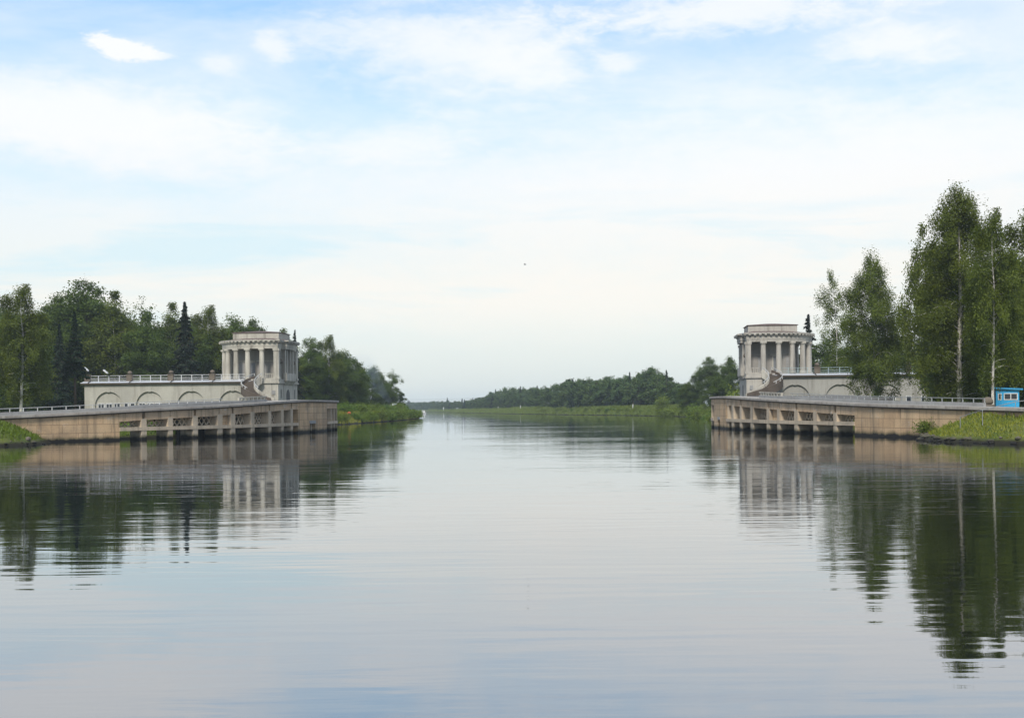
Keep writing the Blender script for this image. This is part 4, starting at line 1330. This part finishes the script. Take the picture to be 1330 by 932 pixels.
grass('underdeck_grass', scatter(27, 42, 100, 122, 7000, 0.35, 6, outside_quay(QR, 'land')), 0.32, M['grass'], 1, 0.06)
grass('bank_herbs', scatter(-36, -23, 196, 372, 16000, 0.05, 9), 0.5, M['grass'], 1, 0.10)
def rb(n):
    px = rng.uniform(556, 925, n)
    D = np.interp(px, [a for a, b in BD] + [925], [b for a, b in BD] + [285]) + rng.uniform(-18, 22, n) * np.interp(px, [556, 700, 925], [4, 1.5, 1.0])
    x = (px - 665) * D / F
    d = shore_dist(x, D); k = (d > 0.05) & (d < 14)
    return np.column_stack([x[k], D[k]])
grass('bank_herbs', rb(60000), 0.8, M['grassfar'], 1, 0.16)
grass('bank_herbs', scatter(30, 52, 182, 300, 24000, 0.05, 9), 0.7, M['grassfar'], 1, 0.10)

# --- stones at the waterline
def stones(pts, lab, grp):
    protos = []
    for k in range(4):
        bm = bmesh.new(); bmesh.ops.create_icosphere(bm, subdivisions=2, radius=0.5)
        for v in bm.verts:
            v.co *= 1 + 0.22 * math.sin(5 * v.co.x + k * 2) * math.cos(4 * v.co.y + k) + random.uniform(-0.06, 0.06)
            v.co.z *= 0.62
        me = bpy.data.meshes.new('shore_stone'); bm.to_mesh(me); bm.free(); me.materials.append(M['rock'])
        protos.append(me)
    for j, (x, y) in enumerate(pts):
        o = bpy.data.objects.new('shore_stone', protos[j % 4]); COL.objects.link(o)
        s = rng.uniform(0.16, 0.55)
        o.location = (x, y, max(0.02, gz(x, y)) + 0.02 * s); o.scale = (s, s * rng.uniform(0.7, 1.2), s * 0.9); o.rotation_euler = (0, 0, rng.uniform(0, 6.28))
        tag(o, lab, 'stone', grp)
def along(poly, n, inland):
    P = np.array(poly, float); L_ = np.concatenate([[0], np.cumsum(np.linalg.norm(np.diff(P, axis=0), axis=1))])
    q = np.sort(rng.uniform(0, L_[-1], n))
    return [(np.interp(v, L_, P[:, 0]) + rng.normal(0, inland), np.interp(v, L_, P[:, 1]) + rng.normal(0, inland)) for v in q]
stones(along([(42, 73.5), (32.8, 79.0), (29.8, 83.0), (28.9, 87.5), (29.2, 92.5), (30.3, 97.0)], 75, 0.28), 'dark wet stone at the waterline below the right grass slope', 'stones below the right grass slope')
stones(along([(-47, 90), (-39.5, 95.5), (-37.4, 99.5), (-37.3, 103.5)], 34, 0.3), 'grey stone at the waterline below the left grass point', 'stones below the left grass point')

# ------------------------------------------------------------------ small things
def at_px(px, D): return xof(px, D), D
# blue cabin
cx, cy = xof(1307, 118), 118.0
cb = thing('guard_cabin', (cx, cy, 1.9), 'small bright blue cabin with white-framed windows behind the right end of the quay', 'cabin')
CO = (cx, cy, 1.9)
ang = R(-14)
def TC(a, b, c): return (cx + a * math.cos(ang) - b * math.sin(ang), cy + a * math.sin(ang) + b * math.cos(ang), c)
W2, D2 = 0.98, 0.95
mb = MB(); mb.box(-W2, W2, -D2, D2, 1.6, 3.78, TC); mb.build('walls', M['blue'], cb, CO)
mb = MB(); mb.hexa([TC(-W2 - 0.28, -D2 - 0.25, 3.86), TC(W2 + 0.3, -D2 - 0.25, 3.72), TC(W2 + 0.3, D2 + 0.25, 3.72), TC(-W2 - 0.28, D2 + 0.25, 3.86),
                    TC(-W2 - 0.28, -D2 - 0.25, 4.0), TC(W2 + 0.3, -D2 - 0.25, 3.86), TC(W2 + 0.3, D2 + 0.25, 3.86), TC(-W2 - 0.28, D2 + 0.25, 4.0)]); mb.build('roof', M['bluedark'], cb, CO)
for (a, b, z0, z1, cells) in ((-0.32, 0.86, 2.84, 3.46, 2), (-0.82, -0.50, 2.84, 3.44, 1)):
    mb = MB(); y0 = -D2
    t = 0.075
    for u, v, p_, q_ in ((a, b, z0, z0 + t), (a, b, z1 - t, z1), (a, a + t, z0 + t, z1 - t), (b - t, b, z0 + t, z1 - t)):
        mb.box(u, v, y0 - 0.05, y0 + 0.02, p_, q_, TC)
    if cells == 2:
        mb.box((a + b) / 2 - t / 2, (a + b) / 2 + t / 2, y0 - 0.045, y0 + 0.02, z0 + t, z1 - t, TC)
    w = mb.build('window', M['white'], cb, CO)
    mb = MB(); mb.box(a + t, b - t, y0 - 0.015, y0 + 0.02, z0 + t, z1 - t, TC); mb.build('pane', M['glass'], w, CO)
# bollard
bx, by = xof(1283, 100), 100.0
bo = thing('mooring_bollard', (bx, by, 1.9), 'big round-topped stone bollard beside the end of the grey pipe railing', 'bollard')
BO = (bx, by, 1.9)
mb = MB(); mb.lathe([(0.50, 1.6), (0.50, 2.42), (0.46, 2.46), (0.30, 2.47), (0.30, 2.50)], (bx, by), 20); mb.build('base', M['stairwall'], bo, BO)
mb = MB(); mb.lathe([(0.24, 2.49), (0.36, 2.52), (0.40, 2.64), (0.38, 2.80), (0.30, 2.94), (0.16, 3.02), (0.03, 3.04)], (bx, by), 20); mb.build('head', M['stairwall'], bo, BO, True)
# handrail on the right slope
hp = [(xof(1247, 89.5), 89.5, 0.85), (xof(1276, 86.5), 86.5, 1.05), (xof(1319, 88.5), 88.5, 0.95), (xof(1350, 89.0), 89.0, 0.95)]
g0 = gz(hp[1][0], hp[1][1])
hr = thing('slope_handrail', (hp[1][0], hp[1][1], g0), 'bent grey pipe handrail climbing the right grass slope to the cabin', 'handrail')
HO = (hp[1][0], hp[1][1], g0)
tops = []
for x, y, h in hp:
    z = gz(x, y); tops.append((x, y, z + h))
    mb = MB(); mb.tube([(x, y, z - 0.3), (x, y, z + h)], 0.026, 6); mb.build('post', M['greypipe'], hr, HO)
mb = MB(); mb.tube(tops, 0.026, 6); mb.build('rail', M['greypipe'], hr, HO)
# channel marker posts
def marker(px, D, h, lab, ball=False, r=0.14):
    x = xof(px, D)
    d = shore_dist(np.array([x]), np.array([D]))[0]
    while d < 1.5:
        D += 2; x = xof(px, D); d = shore_dist(np.array([x]), np.array([D]))[0]
    z = gz(x, D)
    t = thing('marker_post', (x, D, z), lab, 'post')
    mb = MB(); mb.lathe([(r * 1.3, z - 0.2), (r * 1.3, z + 0.3), (r, z + 0.34), (r, z + h * 0.94), (r * 0.6, z + h)], (x, D), 10); mb.build('shaft', M['white'], t, (x, D, z))
    if ball:
        mb = MB(); mb.lathe([(0.05, z + h - 0.1), (r * 3, z + h + 0.25), (r * 4, z + h + 0.8), (r * 3, z + h + 1.35), (0.05, z + h + 1.6)], (x, D), 12); mb.build('signal_disc', M['white'], t, (x, D, z), True)
marker(822, 400, 1.7, 'short white post on the grassy right canal bank, nearest the grey quay')
marker(676, 590, 1.8, 'distant white post on the right canal bank before the hazy wood')
marker(647, 680, 1.6, 'tiny white post farthest along the right canal bank')
marker(576, 1000, 1.2, 'round white channel marker at the vanishing end of the canal', True, 0.12)
marker(534, 352, 1.5, 'white post among the shrubs at the tip of the left bank')
# white hut by the smoke
hx, hy = xof(510.5, 322), 322.0; hz = gz(hx, hy)
t = thing('camp_tent', (hx, hy, hz), 'tiny white tent at the foot of the blue smoke on the left bank', 'tent')
mb = MB(); mb.hexa([(hx - 0.6, hy - 0.8, hz), (hx + 0.6, hy - 0.8, hz), (hx + 0.6, hy + 0.8, hz), (hx - 0.6, hy + 0.8, hz), (hx - 0.05, hy - 0.8, hz + 2.1), (hx + 0.05, hy - 0.8, hz + 2.1), (hx + 0.05, hy + 0.8, hz + 2.1), (hx - 0.05, hy + 0.8, hz + 2.1)]); mb.build('canvas', M['white'], t, (hx, hy, hz))
mb = MB(); mb.box(hx - 0.16, hx + 0.16, hy - 0.83, hy - 0.805, hz + 0.02, hz + 1.1); mb.build('flap', M['parapet'], t, (hx, hy, hz))
# orange tent in the shrubs
hx, hy = xof(453.5, 241), 241.0; hz = gz(hx, hy)
zt = hz + 0.85
t = thing('camp_tent', (hx, hy, hz), 'small orange-red tent showing among the left bank shrubs', 'tent')
mb = MB(); mb.tube([(hx, hy - 0.05, zt - 0.55)] * 1 + [(hx, hy + 0.05, zt - 0.55)], 0.03, 5)
mb = MB()
prof = [(0.42, hz - 0.1), (0.41, hz + (zt - hz) * 0.4), (0.31, hz + (zt - hz) * 0.78), (0.16, zt - 0.04), (0.03, zt)]
mb.lathe(prof, (hx, hy), 12); mb.build('dome', M['orange'], t, (hx, hy, hz), True)
mb = MB(); mb.box(hx - 0.15, hx + 0.15, hy - 0.44, hy - 0.36, hz, hz + 0.6); mb.build('opening', M['dark'], t, (hx, hy, hz))
# white boat at the tip of the left bank
qx, qy = xof(549.0, 660), 660.0
bt = thing('motor_boat', (qx, qy, 0), 'white motor boat with a cabin moored beyond the tip of the left bank', 'boat')
QO = (qx, qy, 0)
def hullpts(w, l, z, bow): return [(-w, -l, z), (w, -l, z), (w, l * 0.3, z), (w * 0.55, l * 0.8, z), (0, l + bow, z), (-w * 0.55, l * 0.8, z), (-w, l * 0.3, z)]
TB = lambda a, b, c: (qx + a * 0.95 - b * 0.3, qy + a * 0.3 + b * 0.95, c)
mb = MB(); mb.loft([(p[0], p[1]) for p in hullpts(0.9, 2.6, 0, 0)], -0.25, [(p[0], p[1]) for p in hullpts(1.2, 2.9, 0, 0.5)], 0.75, TB); mb.build('hull', M['white'], bt, QO)
mb = MB(); mb.loft([(-0.95, -1.4), (0.95, -1.4), (0.95, 1.2), (-0.95, 1.2)], 0.75, [(-0.8, -1.3), (0.8, -1.3), (0.8, 0.7), (-0.8, 0.7)], 1.75, TB); cbn = mb.build('cabin', M['white'], bt, QO)
mb = MB(); mb.box(-0.93, 0.93, -1.1, 0.7, 1.2, 1.5, TB); mb.build('window', M['glass'], cbn, QO)
mb = MB(); mb.box(-0.9, 0.9, -1.45, 0.9, 1.76, 1.84, TB); mb.build('roof', M['white'], bt, QO)
# person at the water's edge
hx, hy = xof(540.3, 330), 330.0
while shore_dist(np.array([hx]), np.array([hy]))[0] < 0.2: hx -= 0.1
hz = gz(hx, hy)
ps = thing('person', (hx, hy, hz), 'bare-chested person in dark shorts standing at the water edge on the left bank tip', 'person')
J = {'pel': (0, 0, 0.95), 'wai': (0, 0.01, 1.10), 'che': (0, 0.02, 1.32), 'nek': (0, 0, 1.50), 'hea': (0, -0.02, 1.62), 'top': (0, -0.01, 1.73),
     'shl': (-0.19, 0.02, 1.42), 'ell': (-0.27, 0.03, 1.14), 'wrl': (-0.26, -0.08, 0.90), 'hal': (-0.25, -0.11, 0.80),
     'shr': (0.19, 0.02, 1.42), 'elr': (0.28, 0.04, 1.14), 'wrr': (0.27, -0.06, 0.90), 'har': (0.26, -0.09, 0.80),
     'hil': (-0.10, 0, 0.90), 'knl': (-0.12, -0.02, 0.50), 'anl': (-0.13, 0.03, 0.09), 'tol': (-0.15, -0.14, 0.03),
     'hir': (0.10, 0, 0.90), 'knr': (0.12, -0.03, 0.50), 'anr': (0.14, 0.02, 0.09), 'tor': (0.17, -0.15, 0.03)}
RD = {'pel': .14, 'wai': .125, 'che': .15, 'nek': .055, 'hea': .095, 'top': .07, 'shl': .065, 'ell': .045, 'wrl': .032, 'hal': .04, 'shr': .065, 'elr': .045, 'wrr': .032, 'har': .04,
      'hil': .09, 'knl': .06, 'anl': .04, 'tol': .035, 'hir': .09, 'knr': .06, 'anr': .04, 'tor': .035}
E = ['pel-wai', 'wai-che', 'che-nek', 'nek-hea', 'hea-top', 'che-shl', 'shl-ell', 'ell-wrl', 'wrl-hal', 'che-shr', 'shr-elr', 'elr-wrr', 'wrr-har', 'pel-hil', 'hil-knl', 'knl-anl', 'anl-tol', 'pel-hir', 'hir-knr', 'knr-anr', 'anr-tor']
names = list(J)
me = bpy.data.meshes.new('body'); me.from_pydata([J[k] for k in names], [tuple(names.index(q) for q in e.split('-')) for e in E], [])
me.materials.append(M['skin'])
bo_ = bpy.data.objects.new('body', me); COL.objects.link(bo_); bo_.parent = ps
sk = bo_.modifiers.new('skin', 'SKIN'); 
if not me.skin_vertices: me.attributes.new('skin_vertices', 'FLOAT', 'POINT')
try:
    for k, v in zip(names, me.skin_vertices[0].data): v.radius = (RD[k], RD[k])
    me.skin_vertices[0].data[0].use_root = True
except Exception as ex:
    print('skin', ex)
bo_.modifiers.new('sub', 'SUBSURF').levels = 1
mb = MB(); mb.lathe([(0.06, 1.60), (0.105, 1.66), (0.09, 1.73), (0.02, 1.755)], (0, 0.02), 10); h_ = mb.build('hair', M['hair'], ps, (0, 0, 0), True)
mb = MB(); mb.lathe([(0.17, 0.80), (0.18, 0.92), (0.155, 1.03)], (0, 0), 12); mb.build('shorts', M['swimwear'], ps, (0, 0, 0), True)
# bird
bxp = (xof(683.5, 160), 160.0, zof(683.5, 343.5, 160))
bd = thing('bird', bxp, 'tiny dark bird flying in the pale sky above the canal', 'bird')
mb = MB(); mb.lathe([(0.01, -0.16), (0.035, -0.08), (0.045, 0.02), (0.03, 0.11), (0.01, 0.17)], (0, 0), 8, lambda a, b, c: (c * 0.9, a, b)); mb.build('body', M['bird'], bd)
for s_ in (-1, 1):
    mb = MB(); i = mb.add([(0.07, 0, 0.02), (-0.07, 0, 0.02), (-0.08, s_ * 0.22, 0.10), (0.03, s_ * 0.20, 0.11), (-0.10, s_ * 0.40, 0.02),
                           (0.07, 0, 0.0), (-0.07, 0, 0.0), (-0.08, s_ * 0.22, 0.085), (0.03, s_ * 0.20, 0.095), (-0.10, s_ * 0.40, 0.01)])
    for q in ((0, 1, 2, 3), (3, 2, 4), (5, 8, 7, 6), (8, 9, 7), (0, 3, 8, 5), (1, 6, 7, 2), (3, 4, 9, 8), (2, 7, 9, 4), (0, 5, 6, 1)):
        mb.face([i + k for k in q])
    mb.build('wing', M['bird'], bd)
# power cables across the far canal
for j, (ya, yb) in enumerate(((517.3, 512.5), (518.8, 514.2))):
    Dc = 620.0
    P0 = (xof(470, Dc), Dc, zof(470, ya - 0.6, Dc)); P1 = (xof(720, Dc + 60), Dc + 60, zof(720, yb - 6, Dc + 60))
    pts = []
    for k in range(25):
        u = k / 24
        p = [P0[q] + (P1[q] - P0[q]) * u for q in range(3)]
        p[2] -= 4 * u * (1 - u) * 2.2
        pts.append(p)
    mb = MB(); mb.tube(pts, 0.022, 5)
    o = mb.build('power_cable', M['black'], None, pts[12])
    tag(o, ('upper' if j == 0 else 'lower') + ' of the two thin power cables crossing the far canal', 'cable')

# smoke
def smoke():
    m = bpy.data.materials.new('wood_smoke'); g = G(nt(m))
    tc = g.n('ShaderNodeTexCoord').outputs['Object']
    nz = g.noise(tc, 0.35, 4, 0.6, 0.4)
    sep = g.n('ShaderNodeSeparateXYZ'); g.put(sep.inputs[0], tc)
    fade = g.smooth(sep.outputs[2], 11.0, 15.5, 1.0, 0.0)
    thick = g.smooth(sep.outputs[2], 0.0, 6.0, 2.2, 1.0)
    d = g.math('MULTIPLY', g.math('MULTIPLY', g.ramp(nz, [(0.36, 0.0), (0.62, 1.0)]), fade), g.math('MULTIPLY', thick, 0.055))
    v = g.n('ShaderNodeVolumePrincipled')
    v.inputs['Color'].default_value = (0.62, 0.76, 0.92, 1)
    g.t.links.new(d, v.inputs['Density'])
    v.inputs['Anisotropy'].default_value = 0.0
    o = g.n('ShaderNodeOutputMaterial'); g.t.links.new(v.outputs[0], o.inputs['Volume'])
    return m
sx, sy = xof(509, 318), 318.0; szz = gz(sx, sy)
mb = MB(); prof = [(0.0, 0.35, -0.5, 0.4), (1.8, 0.6, -0.2, 0.0), (4.0, 1.3, -2.0, 0.2), (7.0, 2.6, -4.6, 0.5), (10.5, 4.4, -7.6, 1.0), (14.0, 4.8, -9.0, 1.2), (16.0, 3.0, -9.8, 1.2)]
pr = None
for (z, r, ox, oy) in prof:
    i = mb.add([(ox + r * math.cos(2 * math.pi * k / 14), oy + r * 0.8 * math.sin(2 * math.pi * k / 14), z) for k in range(14)])
    if pr is None: mb.face([i + k for k in reversed(range(14))])
    else:
        for k in range(14): mb.face((pr + k, pr + (k + 1) % 14, i + (k + 1) % 14, i + k))
    pr = i
mb.face([pr + k for k in range(14)])
so = mb.build('smoke', smoke()); so.location = (sx, sy, szz + 0.3)
tag(so, kind='stuff')

# haze
hm = bpy.data.materials.new('air_haze'); g = G(nt(hm))
v = g.n('ShaderNodeVolumePrincipled'); v.inputs['Color'].default_value = (0.80, 0.92, 1.0, 1); v.inputs['Density'].default_value = 0.00019
v.inputs['Anisotropy'].default_value = 0.0
o = g.n('ShaderNodeOutputMaterial'); g.t.links.new(v.outputs[0], o.inputs['Volume'])
mb = MB(); mb.box(-3050, 3050, -450, 3450, -3.2, 36); hz_ = mb.build('haze', hm); tag(hz_, kind='stuff')

# ------------------------------------------------------------------ sky
SUN_EL, SUN_AZ = 42.0, 193.0      # azimuth clockwise from +Y: behind the viewer, a touch to the left
w = bpy.data.worlds.new('World'); sc.world = w
g = G(nt(w))
sky = g.n('ShaderNodeTexSky', sky_type='NISHITA')
sky.sun_disc = False; sky.sun_elevation = R(SUN_EL); sky.sun_rotation = R(SUN_AZ)
sky.altitude = 100; sky.air_density = 1.0; sky.dust_density = 1.5; sky.ozone_density = 1.0
dirv = g.n('ShaderNodeTexCoord').outputs['Generated']
nrm = g.n('ShaderNodeVectorMath', operation='NORMALIZE'); g.put(nrm.inputs[0], dirv)
sep = g.n('ShaderNodeSeparateXYZ'); g.put(sep.inputs[0], nrm.outputs[0])
X, Y, Z = sep.outputs
DEG = 57.29578
el = g.math('MULTIPLY', g.math('ARCSINE', Z), DEG)
az = g.math('MULTIPLY', g.math('ARCTAN2', X, Y), DEG)
elp = g.math('ABSOLUTE', el)
# pale veil, whiter low down
ef = g.math('MULTIPLY', elp, 1 / 90.0)
veil = g.ramp(ef, [(0.0, (0.70, 0.755, 0.735)), (0.03, (0.755, 0.80, 0.775)), (0.065, (0.77, 0.83, 0.82)), (0.10, (0.70, 0.83, 0.905)), (0.14, (0.57, 0.765, 0.95)), (0.18, (0.38, 0.625, 0.95)), (0.25, (0.24, 0.46, 0.86)), (0.6, (0.28, 0.47, 0.80)), (1.0, (0.28, 0.46, 0.78))])
cv = g.n('ShaderNodeCombineXYZ'); g.put(cv.inputs[0], az); g.put(cv.inputs[1], el)
A = cv.outputs[0]
n1 = g.noise(g.vmul(A, (0.055, 0.21, 0)), 1.0, 6, 0.58, 0.5)
n2 = g.noise(g.vadd(g.vmul(A, (0.16, 0.45, 0)), (3.1, 7.7, 0)), 1.0, 7, 0.62, 0.35)
n3 = g.noise(g.vadd(g.vmul(A, (0.7, 1.7, 0)), (9.1, 2.7, 0)), 1.0, 7, 0.66, 0.3)
edge = g.math('MULTIPLY_ADD', n3, 1.0, -0.5)
edge2 = g.math('MULTIPLY_ADD', n2, 1.0, -0.5)
def blob(px, py, rx, ry, hard, wob):
    a0 = math.degrees(math.atan((px - 665) / F)); e0 = math.degrees(math.atan((530 - py) / F * math.cos(math.radians(a0))))
    k = math.degrees(1 / F)
    dx = g.math('MULTIPLY', g.math('SUBTRACT', az, a0), 1 / (rx * k)); dy = g.math('MULTIPLY', g.math('SUBTRACT', elp, e0), 1 / (ry * k))
    r = g.math('SQRT', g.math('ADD', g.math('MULTIPLY', dx, dx), g.math('MULTIPLY', dy, dy)))
    r = g.math('ADD', r, g.math('MULTIPLY', edge, wob)); r = g.math('ADD', r, g.math('MULTIPLY', edge2, wob))
    return g.smooth(r, 1.0 + hard, 1.0 - hard, 0.0, 1.0)
terms = []
for (px, py, rx, ry, hard, wob, s) in (
    (155, 55, 27, 14, 0.35, 2.4, 1.0), (176, 65, 36, 11, 0.35, 2.4, 1.0), (208, 70, 22, 5, 0.6, 2.4, 0.8), (360, 60, 17, 12, 0.8, 2.4, 0.7), (288, 79, 22, 10, 0.8, 2.4, 0.6),
    (600, 70, 130, 44, 0.9, 2.0, 0.75), (530, 45, 150, 24, 0.9, 1.6, 0.45), (960, 18, 170, 24, 0.7, 2.0, 0.85), (1160, 62, 70, 22, 0.8, 2.0, 0.8), (805, 83, 28, 10, 0.7, 1.4, 0.7), (680, 90, 50, 20, 0.9, 1.6, 0.6),
    (100, 150, 200, 46, 0.6, 1.1, 0.92), (250, 195, 130, 30, 0.8, 1.3, 0.6), (500, 190, 110, 20, 0.9, 1.6, 0.7), (60, 290, 260, 55, 0.9, 0.9, 0.45),
    (1120, 240, 400, 92, 0.8, 0.8, 0.88), (760, 275, 300, 75, 0.95, 0.8, 0.65), (760, 395, 420, 38, 0.9, 1.0, 0.75), (300, 375, 340, 22, 0.9, 1.0, 0.6), (1180, 370, 260, 40, 0.9, 1.0, 0.6), (1250, 190, 130, 45, 0.9, 1.0, 0.5), (1150, 60, 260, 60, 0.95, 1.4, 0.4)):
    terms.append((blob(px, py, rx, ry, hard, wob), s))
inv = None
for b_, s in terms:
    t_ = g.math('SUBTRACT', 1.0, g.math('MULTIPLY', b_, s))
    inv = t_ if inv is None else g.math('MULTIPLY', inv, t_)
cl = g.math('SUBTRACT', 1.0, inv)
# loose streaks everywhere, and a broken cloud deck overhead
streak = g.math('MULTIPLY', g.ramp(n1, [(0.42, 0.0), (0.68, 1.0)]), 0.62)
over = g.math('MULTIPLY', g.ramp(n2, [(0.40, 0.0), (0.62, 1.0)]), g.smooth(elp, 17.0, 26.0, 0.0, 0.8))
cl = g.math('SUBTRACT', 1.0, g.math('MULTIPLY', g.math('MULTIPLY', g.math('SUBTRACT', 1.0, cl), g.math('SUBTRACT', 1.0, streak)), g.math('SUBTRACT', 1.0, over)))
gapn = g.noise(g.vadd(g.vmul(A, (0.07, 0.55, 0)), (1.3, 4.2, 0)), 1.0, 5, 0.55, 0.4)
gap = g.math('MULTIPLY', g.ramp(gapn, [(0.50, 0.0), (0.62, 1.0)]), g.math('MULTIPLY', g.smooth(elp, 2.5, 5.0, 0.0, 0.85), g.smooth(elp, 7.0, 11.0, 1.0, 0.0)))
veil2 = g.mix(gap, veil, (0.60, 0.79, 0.86))
warm = g.mix(g.smooth(elp, 5.0, 13.5), (0.92, 0.86, 0.785), (0.93, 0.93, 0.925))
lowc = g.smooth(elp, 1.0, 5.0, 0.2, 1.0)
ccol = g.mix(g.math('MULTIPLY', g.math('MULTIPLY', cl, lowc), g.math('SUBTRACT', 1.0, g.math('MULTIPLY', gap, 0.6))), veil2, warm)
b1 = g.n('ShaderNodeBackground'); g.put(b1.inputs[0], sky.outputs[0]); b1.inputs[1].default_value = 0.10
b2 = g.n('ShaderNodeBackground'); g.put(b2.inputs[0], ccol); b2.inputs[1].default_value = 0.91
mx = g.n('ShaderNodeMixShader'); mx.inputs[0].default_value = 0.86
g.t.links.new(b1.outputs[0], mx.inputs[1]); g.t.links.new(b2.outputs[0], mx.inputs[2])
wo = g.n('ShaderNodeOutputWorld'); g.t.links.new(mx.outputs[0], wo.inputs[0])

# sun
sl = bpy.data.lights.new('sun', 'SUN'); sl.energy = 2.6; sl.angle = R(10); sl.color = (1.0, 0.95, 0.87)
so_ = bpy.data.objects.new('sun', sl); COL.objects.link(so_)
sd_ = Vector((math.sin(R(SUN_AZ)) * math.cos(R(SUN_EL)), math.cos(R(SUN_AZ)) * math.cos(R(SUN_EL)), math.sin(R(SUN_EL))))
so_.rotation_euler = sd_.to_track_quat('Z', 'Y').to_euler(); so_.location = sd_ * 200

# camera
cam = bpy.data.cameras.new('camera'); co = bpy.data.objects.new('camera', cam); COL.objects.link(co)
cam.sensor_fit = 'HORIZONTAL'; cam.sensor_width = 36.0; cam.lens = F / 1330.0 * 36.0
cam.shift_y = 64.0 / 1330.0
cam.clip_start = 0.1; cam.clip_end = 8000
c_, s_ = math.cos(ROLL), math.sin(ROLL)
mw = Matrix(((c_, s_, 0, 0), (0, 0, -1, 0), (-s_, c_, 0, CH), (0, 0, 0, 1)))
co.matrix_world = mw
sc.camera = co

sc.view_settings.view_transform = 'Standard'; sc.view_settings.look = 'None'
sc.view_settings.exposure = 0.38; sc.view_settings.gamma = 1.0; sc.view_settings.use_curve_mapping = False
sc.render.engine = 'CYCLES'
sc.cycles.max_bounces = 6; sc.cycles.diffuse_bounces = 2; sc.cycles.glossy_bounces = 3; sc.cycles.transmission_bounces = 3; sc.cycles.volume_bounces = 0; sc.cycles.transparent_max_bounces = 4
sc.cycles.caustics_reflective = False; sc.cycles.caustics_refractive = False
